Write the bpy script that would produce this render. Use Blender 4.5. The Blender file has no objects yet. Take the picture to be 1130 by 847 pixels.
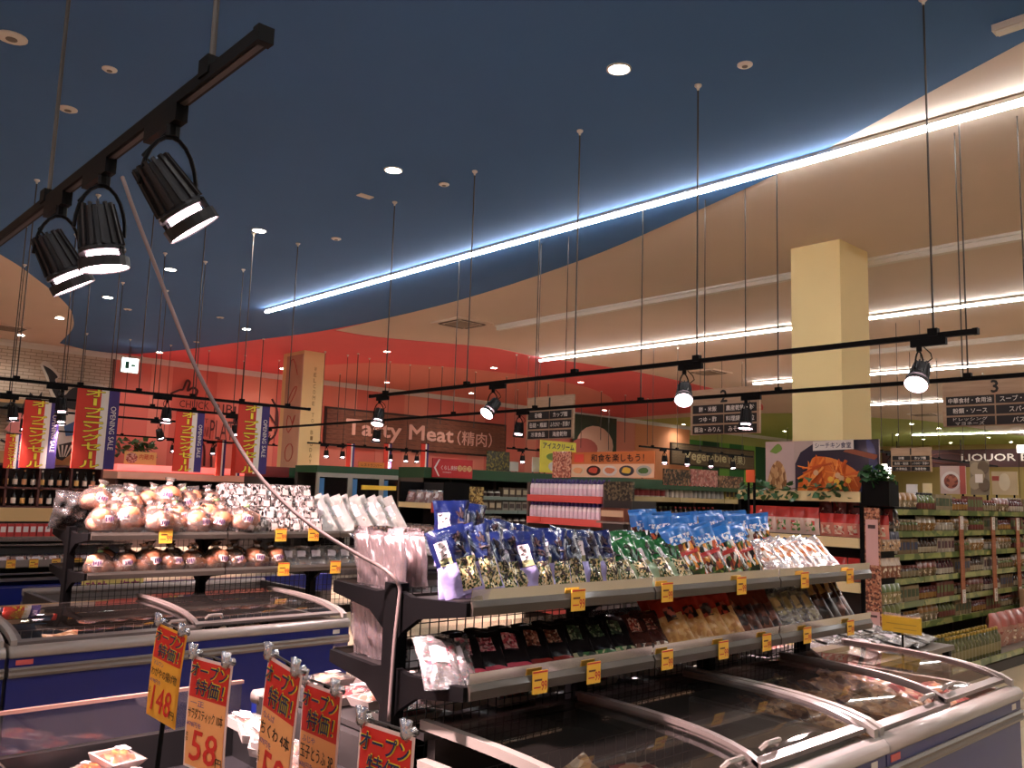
import bpy, math, random
from mathutils import Vector, Matrix
random.seed(7)
sc = bpy.context.scene
col = sc.collection
# ------------------------------------------------------------------ camera
FPX, W_IMG, H_IMG, CZ = 951.85, 1130.0, 847.0, 1.6
yaw, pit, rol = (math.radians(a) for a in (42.786, 7.2226, 1.8048))
fw = Vector((math.sin(yaw)*math.cos(pit), math.cos(yaw)*math.cos(pit), math.sin(pit)))
r0 = Vector((math.cos(yaw), -math.sin(yaw), 0)); u0 = r0.cross(fw)
CR = r0*math.cos(rol) + u0*math.sin(rol); CU = u0*math.cos(rol) - r0*math.sin(rol)
cam_d = bpy.data.cameras.new('camera'); cam = bpy.data.objects.new('camera', cam_d); col.objects.link(cam)
cam_d.sensor_fit = 'HORIZONTAL'; cam_d.sensor_width = 36.0; cam_d.lens = FPX/W_IMG*36.0
cam_d.clip_start = 0.05; cam_d.clip_end = 200
cam.matrix_world = Matrix(((CR.x, CU.x, -fw.x, 0), (CR.y, CU.y, -fw.y, 0), (CR.z, CU.z, -fw.z, CZ), (0, 0, 0, 1)))
sc.camera = cam
# ------------------------------------------------------------------ world, exposure
wd = bpy.data.worlds.new('world'); sc.world = wd; wd.use_nodes = True
wd.node_tree.nodes['Background'].inputs[0].default_value = (0.5, 0.42, 0.38, 1)
wd.node_tree.nodes['Background'].inputs[1].default_value = 0.1
sc.view_settings.view_transform = 'Standard'; sc.view_settings.look = 'None'
sc.view_settings.gamma = 1.0; sc.view_settings.use_curve_mapping = False
sc.view_settings.exposure = 1.5
sc.cycles.transparent_max_bounces = 24; sc.cycles.max_bounces = 8
sc.cycles.sample_clamp_indirect = 4.0
TUBE_E, DOWN_E, DOWN_W, SPOT_W, SPOT_E = 15.0, 25.0, 40.0, 250.0, 9.0
ZC = 5.0      # ceiling height

def P(px, py, x=None, y=None, z=None):
    """a pixel of the photograph -> the point where its ray meets the plane x=, y= or z="""
    d = fw*FPX + CR*(px-565.0) + CU*(423.5-py)
    t = x/d.x if x is not None else (y/d.y if y is not None else (z-CZ)/d.z)
    return Vector((0, 0, CZ)) + d*t

# ------------------------------------------------------------------ materials
def lin(h):
    h = h.lstrip('#'); o = []
    for i in (0, 2, 4):
        c = int(h[i:i+2], 16)/255.0
        o.append(c/12.92 if c <= 0.04045 else ((c+0.055)/1.055)**2.4)
    return (o[0], o[1], o[2], 1.0)
MATS = {}
def M(name, hexc='808080', rough=0.5, metal=0.0, var=0.0, scale=8.0, bump=0.0, emit=0.0, coat=0.0, spec=0.5, bscale=None, rnd=0.0):
    if name in MATS: return MATS[name]
    m = bpy.data.materials.new(name); m.use_nodes = True; nt = m.node_tree; b = nt.nodes['Principled BSDF']
    c = lin(hexc); b.inputs['Base Color'].default_value = c
    b.inputs['Roughness'].default_value = rough; b.inputs['Metallic'].default_value = metal
    b.inputs['Coat Weight'].default_value = coat; b.inputs['Coat Roughness'].default_value = 0.08
    b.inputs['Specular IOR Level'].default_value = spec
    if emit: b.inputs['Emission Color'].default_value = c; b.inputs['Emission Strength'].default_value = emit
    if var or bump or rnd:
        tc = nt.nodes.new('ShaderNodeTexCoord')
        n = nt.nodes.new('ShaderNodeTexNoise'); n.inputs['Scale'].default_value = scale; n.inputs['Detail'].default_value = 3
        nt.links.new(tc.outputs['Object'], n.inputs['Vector'])
        last = None
        if var:
            mr = nt.nodes.new('ShaderNodeMapRange'); mr.inputs[1].default_value = .3; mr.inputs[2].default_value = .7
            mr.inputs[3].default_value = 1-var; mr.inputs[4].default_value = 1+var
            nt.links.new(n.outputs['Fac'], mr.inputs[0]); last = mr.outputs[0]
        if rnd:
            oi = nt.nodes.new('ShaderNodeObjectInfo'); mr2 = nt.nodes.new('ShaderNodeMapRange')
            mr2.inputs[3].default_value = 1-rnd; mr2.inputs[4].default_value = 1+rnd
            nt.links.new(oi.outputs['Random'], mr2.inputs[0])
            if last is not None:
                mu = nt.nodes.new('ShaderNodeMath'); mu.operation = 'MULTIPLY'
                nt.links.new(last, mu.inputs[0]); nt.links.new(mr2.outputs[0], mu.inputs[1]); last = mu.outputs[0]
            else: last = mr2.outputs[0]
        if last is not None:
            vm = nt.nodes.new('ShaderNodeVectorMath'); vm.operation = 'SCALE'
            vm.inputs[0].default_value = c[:3]; nt.links.new(last, vm.inputs['Scale']); nt.links.new(vm.outputs[0], b.inputs['Base Color'])
        if bump:
            n2 = nt.nodes.new('ShaderNodeTexNoise'); n2.inputs['Scale'].default_value = bscale or scale*3; n2.inputs['Detail'].default_value = 3
            nt.links.new(tc.outputs['Object'], n2.inputs['Vector'])
            bp = nt.nodes.new('ShaderNodeBump'); bp.inputs['Strength'].default_value = bump; bp.inputs['Distance'].default_value = 0.01
            nt.links.new(n2.outputs['Fac'], bp.inputs['Height']); nt.links.new(bp.outputs[0], b.inputs['Normal'])
    MATS[name] = m; return m
def PM(name, cols, scale=20.0, stretch=(1, 1, 1), rough=0.35, coat=0.4, bump=0.0, rnd=True, metal=0.0):
    """printed / food pattern: voronoi cells picked from a list of colours"""
    if name in MATS: return MATS[name]
    m = bpy.data.materials.new(name); m.use_nodes = True; nt = m.node_tree; b = nt.nodes['Principled BSDF']
    b.inputs['Roughness'].default_value = rough; b.inputs['Coat Weight'].default_value = coat; b.inputs['Metallic'].default_value = metal
    tc = nt.nodes.new('ShaderNodeTexCoord'); mp = nt.nodes.new('ShaderNodeMapping')
    mp.inputs['Scale'].default_value = stretch; nt.links.new(tc.outputs['Object'], mp.inputs['Vector'])
    if rnd:
        oi = nt.nodes.new('ShaderNodeObjectInfo'); nt.links.new(oi.outputs['Random'], mp.inputs['Location'])
    v = nt.nodes.new('ShaderNodeTexVoronoi'); v.inputs['Scale'].default_value = scale
    nt.links.new(mp.outputs[0], v.inputs['Vector'])
    cr = nt.nodes.new('ShaderNodeValToRGB'); cr.color_ramp.interpolation = 'CONSTANT'
    el = cr.color_ramp.elements
    while len(el) < len(cols): el.new(0.5)
    for i, h in enumerate(cols): el[i].position = i/len(cols); el[i].color = lin(h)
    sp = nt.nodes.new('ShaderNodeSeparateColor'); nt.links.new(v.outputs['Color'], sp.inputs[0])
    nt.links.new(sp.outputs[0], cr.inputs[0]); nt.links.new(cr.outputs[0], b.inputs['Base Color'])
    if bump:
        bp = nt.nodes.new('ShaderNodeBump'); bp.inputs['Strength'].default_value = bump; bp.inputs['Distance'].default_value = .01
        nt.links.new(v.outputs['Distance'], bp.inputs['Height']); nt.links.new(bp.outputs[0], b.inputs['Normal'])
    MATS[name] = m; return m
def FILM(name, tint='ffffff', solid=0.12, solid_col='e8d8d0', gl=0.25, bump=0.5, bscale=40.0, rough=0.12):
    """clear plastic: transparent with glossy creases and a little haze"""
    if name in MATS: return MATS[name]
    m = bpy.data.materials.new(name); m.use_nodes = True; nt = m.node_tree; nt.nodes.clear()
    out = nt.nodes.new('ShaderNodeOutputMaterial'); tr = nt.nodes.new('ShaderNodeBsdfTransparent'); tr.inputs[0].default_value = lin(tint)
    df = nt.nodes.new('ShaderNodeBsdfDiffuse'); df.inputs[0].default_value = lin(solid_col)
    g = nt.nodes.new('ShaderNodeBsdfGlossy'); g.inputs['Roughness'].default_value = rough
    m1 = nt.nodes.new('ShaderNodeMixShader'); m1.inputs[0].default_value = solid
    m2 = nt.nodes.new('ShaderNodeMixShader')
    fr = nt.nodes.new('ShaderNodeFresnel'); fr.inputs[0].default_value = 1.45
    ad = nt.nodes.new('ShaderNodeMath'); ad.operation = 'ADD'; ad.use_clamp = True; ad.inputs[1].default_value = gl
    if bump:
        tc = nt.nodes.new('ShaderNodeTexCoord'); n = nt.nodes.new('ShaderNodeTexNoise'); n.inputs['Scale'].default_value = bscale
        nt.links.new(tc.outputs['Object'], n.inputs['Vector'])
        bp = nt.nodes.new('ShaderNodeBump'); bp.inputs['Strength'].default_value = bump; bp.inputs['Distance'].default_value = .02
        nt.links.new(n.outputs['Fac'], bp.inputs['Height']); nt.links.new(bp.outputs[0], g.inputs['Normal'])
    nt.links.new(fr.outputs[0], ad.inputs[0]); nt.links.new(ad.outputs[0], m2.inputs[0])
    nt.links.new(tr.outputs[0], m1.inputs[1]); nt.links.new(df.outputs[0], m1.inputs[2])
    nt.links.new(m1.outputs[0], m2.inputs[1]); nt.links.new(g.outputs[0], m2.inputs[2]); nt.links.new(m2.outputs[0], out.inputs[0])
    MATS[name] = m; return m
def EM(name, hexc, e):
    if name in MATS: return MATS[name]
    m = bpy.data.materials.new(name); m.use_nodes = True; nt = m.node_tree; b = nt.nodes['Principled BSDF']
    b.inputs['Base Color'].default_value = (.8, .8, .8, 1); b.inputs['Emission Color'].default_value = lin(hexc); b.inputs['Emission Strength'].default_value = e
    MATS[name] = m; return m

# ------------------------------------------------------------------ mesh builder
class MB:
    def __init__(s): s.v = []; s.f = []
    def add(s, vs, fs):
        o = len(s.v); s.v += [tuple(v) for v in vs]; s.f += [tuple(i+o for i in f) for f in fs]; return s
    def box(s, x0, x1, y0, y1, z0, z1):
        return s.add([(x0, y0, z0), (x1, y0, z0), (x1, y1, z0), (x0, y1, z0), (x0, y0, z1), (x1, y0, z1), (x1, y1, z1), (x0, y1, z1)],
                     [(0, 3, 2, 1), (4, 5, 6, 7), (0, 1, 5, 4), (1, 2, 6, 5), (2, 3, 7, 6), (3, 0, 4, 7)])
    def cbox(s, c, sz): return s.box(c[0]-sz[0]/2, c[0]+sz[0]/2, c[1]-sz[1]/2, c[1]+sz[1]/2, c[2]-sz[2]/2, c[2]+sz[2]/2)
    def prism(s, poly, a, b, ax='z'):
        """extrude a 2D outline from a to b along ax (z: poly=(x,y), y: (x,z), x: (y,z))"""
        n = len(poly)
        def q(p, t): return (p[0], p[1], t) if ax == 'z' else ((p[0], t, p[1]) if ax == 'y' else (t, p[0], p[1]))
        return s.add([q(p, a) for p in poly]+[q(p, b) for p in poly],
                     [tuple(range(n))[::-1], tuple(range(n, 2*n))]+[(i, (i+1) % n, n+(i+1) % n, n+i) for i in range(n)])
    def cyl(s, p0, p1, ra, rb=None, n=10, cap=True):
        rb = ra if rb is None else rb
        p0 = Vector(p0); p1 = Vector(p1); d = (p1-p0).normalized()
        a = d.orthogonal().normalized(); b = d.cross(a)
        vs = []
        for p, r in ((p0, ra), (p1, rb)):
            for i in range(n):
                t = 2*math.pi*i/n; vs.append(p+a*(r*math.cos(t))+b*(r*math.sin(t)))
        fs = [(i, (i+1) % n, n+(i+1) % n, n+i) for i in range(n)]
        if cap: fs += [tuple(range(n))[::-1], tuple(range(n, 2*n))]
        return s.add(vs, fs)
    def tube(s, pts, r, n=6):
        pts = [Vector(p) for p in pts]; vs = []; prev = None
        for i, p in enumerate(pts):
            d = (pts[min(i+1, len(pts)-1)]-pts[max(i-1, 0)]).normalized()
            a = d.orthogonal().normalized() if prev is None else (prev-d*prev.dot(d)).normalized()
            prev = a; b = d.cross(a); rr = r[i] if isinstance(r, (list, tuple)) else r
            for k in range(n):
                t = 2*math.pi*k/n; vs.append(p+a*(rr*math.cos(t))+b*(rr*math.sin(t)))
        m = len(pts); fs = [(i*n+k, i*n+(k+1) % n, (i+1)*n+(k+1) % n, (i+1)*n+k) for i in range(m-1) for k in range(n)]
        fs += [tuple(range(n))[::-1], tuple(range((m-1)*n, m*n))]
        return s.add(vs, fs)
    def lathe(s, prof, n=14, c=(0, 0, 0), jit=0.0, squash=1.0, rg=random):
        vs = []
        for (r, z) in prof:
            for k in range(n):
                t = 2*math.pi*k/n; q = r*(1+rg.uniform(-jit, jit)); vs.append((c[0]+q*math.cos(t), c[1]+q*math.sin(t)*squash, c[2]+z+rg.uniform(-jit, jit)*.03))
        m = len(prof); fs = [(i*n+k, i*n+(k+1) % n, (i+1)*n+(k+1) % n, (i+1)*n+k) for i in range(m-1) for k in range(n)]
        fs += [tuple(range(n))[::-1], tuple(range((m-1)*n, m*n))]
        return s.add(vs, fs)
    def sheet(s, fn, nu, nv):
        """open grid surface fn(u,v)"""
        vs = [fn(i/nu, j/nv) for j in range(nv+1) for i in range(nu+1)]
        return s.add(vs, [(j*(nu+1)+i, j*(nu+1)+i+1, (j+1)*(nu+1)+i+1, (j+1)*(nu+1)+i) for j in range(nv) for i in range(nu)])
    def mesh(s, name, mat=None, smooth=False):
        me = bpy.data.meshes.new(name); me.from_pydata(s.v, [], s.f); me.update()
        if mat: me.materials.append(mat)
        if smooth: me.polygons.foreach_set('use_smooth', [True]*len(me.polygons))
        return me
    def build(s, name, mat, parent=None, smooth=False, loc=None):
        o = bpy.data.objects.new(name, s.mesh(name, mat, smooth)); col.objects.link(o)
        if parent is not None: o.parent = parent
        if loc is not None: o.location = loc
        return o
def link(name, me, parent=None, loc=(0, 0, 0), rot=None):
    o = bpy.data.objects.new(name, me); col.objects.link(o); o.location = loc
    if rot is not None: o.rotation_euler = rot
    if parent is not None: o.parent = parent
    return o
def tag(o, label=None, cat=None, group=None, kind=None):
    if label: o['label'] = label
    if cat: o['category'] = cat
    if group: o['group'] = group
    if kind: o['kind'] = kind
    return o
def thing(name, label, cat, loc=(0, 0, 0), rz=0.0, group=None):
    o = bpy.data.objects.new(name, None); o.empty_display_size = .1; col.objects.link(o)
    o.location = loc; o.rotation_euler = (0, 0, rz)
    return tag(o, label, cat, group)
def kids(o): return [c for c in KID.get(o.name, ())] or list(o.children)
KID = {}
def dup(root, loc, rot=None, label=None, group=None, scale=None):
    r = root.copy(); col.objects.link(r); r.location = loc
    if rot is not None: r.rotation_euler = rot
    if scale is not None: r.scale = scale
    if label: r['label'] = label
    if group: r['group'] = group
    for ch in root.children:
        c = ch.copy(); col.objects.link(c); c.parent = r
        for g in ch.children:
            d = g.copy(); col.objects.link(d); d.parent = c
    return r
ORD = ['first', 'second', 'third', 'fourth', 'fifth', 'sixth', 'seventh', 'eighth', 'ninth', 'tenth', 'eleventh', 'twelfth', 'thirteenth', 'fourteenth', 'fifteenth', 'sixteenth', 'seventeenth', 'eighteenth', 'nineteenth', 'twentieth',
       'twenty-first', 'twenty-second', 'twenty-third', 'twenty-fourth', 'twenty-fifth', 'twenty-sixth', 'twenty-seventh', 'twenty-eighth', 'twenty-ninth', 'thirtieth']
TENS = ['', '', 'twenty', 'thirty', 'forty', 'fifty', 'sixty', 'seventy', 'eighty', 'ninety']
def od(i):
    if i < 20: return ORD[i]
    n = i+1
    return TENS[n//10][:-1]+'ieth' if n % 10 == 0 and n < 100 else (TENS[n//10]+'-'+ORD[n % 10-1] if n < 100 else 'far')

# ------------------------------------------------------------------ text (made into meshes at the end in one pass)
TEXTS = []
AX = {'-x': ((0, -1, 0), (0, 0, 1), (-1, 0, 0)), '-y': ((1, 0, 0), (0, 0, 1), (0, -1, 0))}
def text(s, c, w, h, mat, face='-x', parent=None, off=0.0, depth=0.002, axes=None, name='lettering', keep=False, stretch=True, shear=0.0, line=0.9):
    """text s filling a w x h box centred on c (in the parent's space) on a face"""
    TEXTS.append((s, Vector(c), w, h, mat, axes or AX[face], parent, off, depth, name, keep, shear, line))
def flush_texts():
    objs = []
    for t in TEXTS:
        cu = bpy.data.curves.new('t', 'FONT'); cu.body = t[0]; cu.resolution_u = 2; cu.align_x = 'CENTER'
        cu.size = 1.0; cu.shear = t[11]; cu.space_line = t[12]
        o = bpy.data.objects.new('t', cu); col.objects.link(o); objs.append(o)
    dg = bpy.context.evaluated_depsgraph_get(); dg.update()
    for o, t in zip(objs, TEXTS):
        s, c, w, h, mat, ax, parent, off, depth, name, keep, shear, line = t
        me = bpy.data.meshes.new_from_object(o.evaluated_get(dg))
        if len(me.vertices) == 0: print('EMPTY TEXT', s); continue
        xs = [v.co.x for v in me.vertices]; ys = [v.co.y for v in me.vertices]
        x0, x1, y0, y1 = min(xs), max(xs), min(ys), max(ys)
        sx = w/max(x1-x0, 1e-6); sy = h/max(y1-y0, 1e-6)
        if keep: sx = sy = min(sx, sy)
        R, U, N = (Vector(a) for a in ax)
        for v in me.vertices:
            v.co = c + R*((v.co.x-(x0+x1)/2)*sx) + U*((v.co.y-(y0+y1)/2)*sy) + N*depth
        if off > 0:
            d = off*.8; vs = [v.co.copy() for v in me.vertices]; fs = [tuple(p.vertices) for p in me.polygons]; nv = len(vs); V = []; F = []
            dirs = [(0, 0)]+([(d, 0), (-d, 0), (0, d), (0, -d)] if off <= .03 else [(d*math.cos(q*math.pi/4), d*math.sin(q*math.pi/4)) for q in range(8)])
            for q, (ax_, ay_) in enumerate(dirs):
                sm = min(sx, sy); sh = R*(ax_*sm)+U*(ay_*sm)-N*(h*.002*q); V += [tuple(v+sh) for v in vs]; F += [tuple(i+q*nv for i in f) for f in fs]
            me2 = bpy.data.meshes.new(name); me2.from_pydata(V, [], F); me2.update(); bpy.data.meshes.remove(me); me = me2
        me.materials.clear(); me.materials.append(mat); me.name = name
        n = bpy.data.objects.new(name, me); col.objects.link(n)
        if parent is not None: n.parent = parent
    for o in objs:
        cu = o.data; bpy.data.objects.remove(o); bpy.data.curves.remove(cu)
# ================================================================== THE ROOM
X0, X1, Y0, Y1 = -9.0, 50.0, -7.0, 24.2
m_beige = M('ceiling_beige', 'd6c3b3', .9, var=.03, scale=.6)
m_blue = M('ceiling_blue', '3c689c', .85, var=.05, scale=.5)
m_red = M('ceiling_red', 'e0666a', .85, var=.04, scale=.5)
m_peach = M('ceiling_peach', 'df8f80', .85)
m_green = M('ceiling_green', 'aebb68', .85, var=.04, scale=.5)
m_floor = M('floor_vinyl', 'b7a488', .35, var=.06, scale=3)
m_black = M('black_metal', '0a090a', .55, spec=.1)
m_white = M('white_paint', 'd9d2c8', .5)
m_rod = M('rod_steel', '4a4440', .4, metal=.6)
m_cream = M('pillar_cream', 'e6cd94', .75, var=.02, scale=1.5)

ceil = tag(MB().box(X0, X1, Y0, Y1, ZC, ZC+.15).build('ceiling', m_beige), 'high beige supermarket ceiling with painted colour zones', 'ceiling', kind='structure')
def zone(name, pix, extra, mat, dz):
    poly = [(p.x, p.y) for p in (P(x, y, z=ZC) for x, y in pix)] + extra
    ar = sum(poly[i][0]*poly[(i+1) % len(poly)][1]-poly[(i+1) % len(poly)][0]*poly[i][1] for i in range(len(poly)))
    if ar < 0: poly = poly[::-1]
    return MB().prism(poly, ZC-dz, ZC+.01).build(name, mat, ceil)
def smooth_path(pts, n=5):
    out = []
    for i in range(len(pts)-1):
        p = [Vector(pts[max(0, min(len(pts)-1, i+k))]) for k in (-1, 0, 1, 2)]
        for j in range(n):
            t = j/n
            out.append(tuple(.5*((2*p[1])+(p[2]-p[0])*t+(2*p[0]-5*p[1]+4*p[2]-p[3])*t*t+(3*p[1]-p[0]-3*p[2]+p[3])*t**3)))
    return out+[tuple(pts[-1])]
edge = smooth_path([(1130, 44), (1019, 104), (918, 160), (844, 197), (750, 240), (644, 285), (508, 330), (375, 361), (270, 376), (205, 385), (150, 390)])
edge2 = smooth_path([(66, 378), (80, 363), (81, 350), (76, 338), (60, 322), (44, 309.6), (23, 293.7), (0, 279.5)])
zone('painted_blue_zone', edge+[(105, 388)]+edge2, [(.4, 8.5), (-2.5, 7.2), (-5.5, 5), (-7.5, 1), (-6, -4), (0, -5.5), (5, -4), (7, -1)], m_blue, .012)
redge = smooth_path([(369, 364), (420, 372), (538, 383), (591, 393), (685, 407), (750, 420), (800, 432), (838, 444), (842, 452)])
zone('painted_red_zone', redge, [(28, 18), (29, Y1), (7.7, Y1), (7.9, 23.6)]+[(p.x, p.y) for p in (P(x, y, z=ZC) for x, y in edge[30:][::-1])], m_red, .008)
zone('painted_peach_zone', smooth_path([(360, 402), (420, 400), (500, 405), (580, 414), (640, 425), (672, 437), (676, 447)]), [(23.5, Y1-.05), (12.5, Y1-.05)], m_peach, .011)
zone('painted_green_zone', smooth_path([(835, 456), (900, 456), (970, 461), (1019, 464), (1088, 474), (1130, 481)]), [(X1, 9), (X1, Y1), (30, Y1)], m_green, .008)
# crown mouldings
def mould(name, p0, p1, label):
    o = thing(name, label, 'moulding'); o['kind'] = 'structure'
    (xa, ya), (xb, yb) = p0, p1
    if xa == xb:
        MB().box(xa, xa+.10, ya, yb, ZC-.10, ZC).build('moulding_band', m_white, o); MB().box(xa-.04, xa, ya, yb, ZC-.035, ZC).build('moulding_lip', m_white, o)
    else:
        MB().box(xa, xb, ya-.10, ya, ZC-.16, ZC).build('moulding_band', m_white, o); MB().box(xa, xb, ya-.14, ya-.1, ZC-.06, ZC).build('moulding_lip', m_white, o)
mould('trim_1', (11.55, Y0), (11.55, 13.0), 'white moulding across the ceiling behind the cream pillar')
mould('trim_2', (18.6, Y0), (18.6, 9.5), 'white moulding across the far ceiling behind the second light line')
mould('trim_3', (X0, Y1), (X1, Y1), 'pale crown moulding along the top of the back wall')

fl = tag(MB().box(X0, X1, Y0, Y1, -.1, 0).build('floor', m_floor), 'beige vinyl tile shop floor', 'floor', kind='structure')
tm = MB().box(-.447, .447, -.447, .447, 0, .004).mesh('floor_tile', M('floor_tile', 'bda98a', .3, rnd=.05, var=.03, scale=5))
for i in range(9):
    for j in range(5): link('floor_tile', tm, fl, (5.2+i*.9, -.9+j*.9, 0))
# walls
m_wallp = M('wall_pink', 'd98a78', .8)
tag(MB().box(X0, X1, Y1, Y1+.2, 0, ZC+.15).build('wall_back', m_wallp), 'salmon painted back wall with striped panels', 'wall', kind='structure')
wb = bpy.data.objects['wall_back']
tag(MB().box(X1, X1+.2, Y0, Y1, 0, ZC+.15).build('wall_right', M('wall_ochre', 'b39a5e', .8)), 'ochre far right wall behind the liquor corner', 'wall', kind='structure')
tag(MB().box(X0-.2, X0, Y0, Y1, 0, ZC+.15).build('wall_left', m_wallp), 'plain wall on the left outside the view', 'wall', kind='structure')
tag(MB().box(X0, X1, Y0-.2, Y0, 0, ZC+.15).build('wall_front', M('wall_front_white', 'c9b9a5', .8)), 'plain wall behind the viewpoint', 'wall', kind='structure')
# striped panels on the back wall
stripe = ['d67466', 'dd8a78', 'cf6e60', 'd87f6e', 'e0947f', 'd2766a']
gstr = ['4f8a3c', '1f4a2a', '6fa040', '2f6a34', '85b04c', '235530']
def wpx(px): return P(px, 450, y=Y1).x
x = wpx(121); i = 0
while x < wpx(690):
    w = [1.0, .6, 1.3, .8, 1.1][i % 5]
    MB().box(x, x+w, Y1-.03-.01*(i % 2), Y1+.05, 0, ZC-.15).build('panel', M('wall_stripe_'+stripe[i % 6], stripe[i % 6], .8), wb); x += w; i += 1
MB().box(x, wpx(760), Y1-.06, Y1+.05, 0, ZC-.15).build('panel', M('wall_orange', 'e0976a', .8), wb); x = wpx(760); i = 0
while x < X1-.5:
    w = [1.1, 1.4, .9, 1.3][i % 4]
    MB().box(x, x+w, Y1-.03-.01*(i % 2), Y1+.05, 0, ZC-.6).build('panel', M('wall_stripe_'+gstr[i % 6], gstr[i % 6], .8), wb); x += w; i += 1
MB().box(wpx(760), X1, Y1-.03, Y1+.05, ZC-.6, ZC-.15).build('panel', M('wall_olive_band', 'a8a860', .8), wb)
# white brick face at the far left
mbk = bpy.data.materials.new('white_brick'); mbk.use_nodes = True; nt = mbk.node_tree
bt = nt.nodes.new('ShaderNodeTexBrick'); tc = nt.nodes.new('ShaderNodeTexCoord'); mp = nt.nodes.new('ShaderNodeMapping')
mp.inputs['Rotation'].default_value = (math.radians(90), 0, 0); nt.links.new(tc.outputs['Object'], mp.inputs[0]); nt.links.new(mp.outputs[0], bt.inputs['Vector'])
bt.inputs['Color1'].default_value = lin('cbb9a4'); bt.inputs['Color2'].default_value = lin('c2b09c'); bt.inputs['Mortar'].default_value = lin('8f7f70')
bt.inputs['Scale'].default_value = 1.0; bt.inputs['Brick Width'].default_value = .26; bt.inputs['Row Height'].default_value = .085; bt.inputs['Mortar Size'].default_value = .008
nt.links.new(bt.outputs['Color'], nt.nodes['Principled BSDF'].inputs['Base Color']); nt.nodes['Principled BSDF'].inputs['Roughness'].default_value = .85
MB().box(X0, wpx(119), Y1-.08, Y1+.05, 2.0, ZC-.15).build('brick_face', mbk, wb)
MB().box(wpx(119), wpx(121), Y1-.1, Y1+.05, 0, ZC-.15).build('corner_post', M('wood_post', '5a3426', .6), wb)
MB().box(X0, wpx(119), Y1-.12, Y1+.05, 3.15, 3.55).build('wood_band', M('wood_band', 'b98a5a', .6, var=.1, scale=3), wb)
MB().box(X0, wpx(119), Y1-.12, Y1+.05, 0, 2.25).build('wood_wainscot', M('wood_band', 'b98a5a', .6), wb)
# pillars
def pillar(name, xa, xb, ya, yb, label):
    o = thing(name, label, 'pillar', ((xa+xb)/2, (ya+yb)/2, 0)); o['kind'] = 'structure'
    a, b = (xb-xa)/2, (yb-ya)/2
    MB().box(-a, a, -b, b, .12, ZC).build('shaft', m_cream, o)
    MB().box(-a-.02, a+.02, -b-.02, b+.02, 0, .12).build('plinth', M('plinth', '6a5a40', .6), o)
    return o
pillar('pillar', 10.43, 11.23, 5.11, 5.80, 'cream yellow square pillar rising behind the carrot poster')
pl = pillar('pillar', 10.66, 11.26, 19.2, 20.25, 'cream pillar with red line art and small vertical lettering')
MB().box(-.32, -.30, -.525, .30, 1.9, 4.9).build('art_panel', M('art_panel', 'c09a80', .8, var=.1, scale=2), pl)
ma = M('art_red', 'a83a30', .8)
for k in range(4):
    zc = 4.6-k*.72; pts = [(-.325, -.1+.2*math.cos(t*.63+k), zc+.22*math.sin(t*.63*(1 if k % 2 else 1.5))) for t in range(11)]
    MB().tube(pts, .012, 4).build('line_art', ma, pl)
for k, ch in enumerate('WELCOME TO BIGDAY'):
    if ch != ' ': text(ch, (.04, -.53, 4.55-k*.145), .07, .1, M('letter_bronze', '8a6a3a', .6), '-y', pl, depth=.003)

# ================================================================== LIGHTS
m_tube = EM('tube_glow', 'ffffff', TUBE_E)
def light_line(x, ya, yb, label, seg=1.25):
    o = thing('light_line', label, 'light', (x, ya, ZC-.0125), group='linear ceiling lights')
    L = yb-ya; n = max(1, round(L/seg))
    MB().box(-.035, .035, 0, L, -.035, 0).build('housing', m_white, o)
    t = MB().box(-.027, .027, .004, L/n-.004, -.075, -.036).mesh('tube', m_tube)
    for k in range(n): link('tube', t, o, (0, k*L/n, 0))
    return o
light_line(7.62, -5.0, 15.3, 'longest linear light, crossing the blue ceiling zone', 2.5)
light_line(15.08, -5.0, 15.3, 'second linear light, ending over the red ceiling zone', 2.5)
light_line(21.75, -5.0, 13.3, 'third linear light, seen either side of the cream pillar', 2.5)
light_line(28.5, -5.0, 13.1, 'fourth linear light, just above the green ceiling zone', 2.5)
light_line(35.2, 4.0, 13.0, 'short linear light at the edge of the green ceiling', 2.5)
light_line(41.7, 6.0, 17.0, 'farthest linear light, under the green ceiling zone', 2.5)
light_line(.2, -5.0, 3.0, 'linear light overhead on the left, out of view', 2.5)
light_line(-6.5, -5.0, 9.0, 'linear light by the left wall, out of view', 2.5)
pu = P(1097, 39, z=4.93)
o = thing('ceiling_fixture', 'short unlit white fixture at the upper right ceiling corner', 'light', (pu.x, pu.y-.9, ZC))
MB().box(-.05, .05, 0, .9, -.06, 0).build('housing', m_white, o); MB().box(-.035, .035, .02, .88, -.075, -.06).build('diffuser', M('opal', 'e8e6e0', .4), o)

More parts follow.
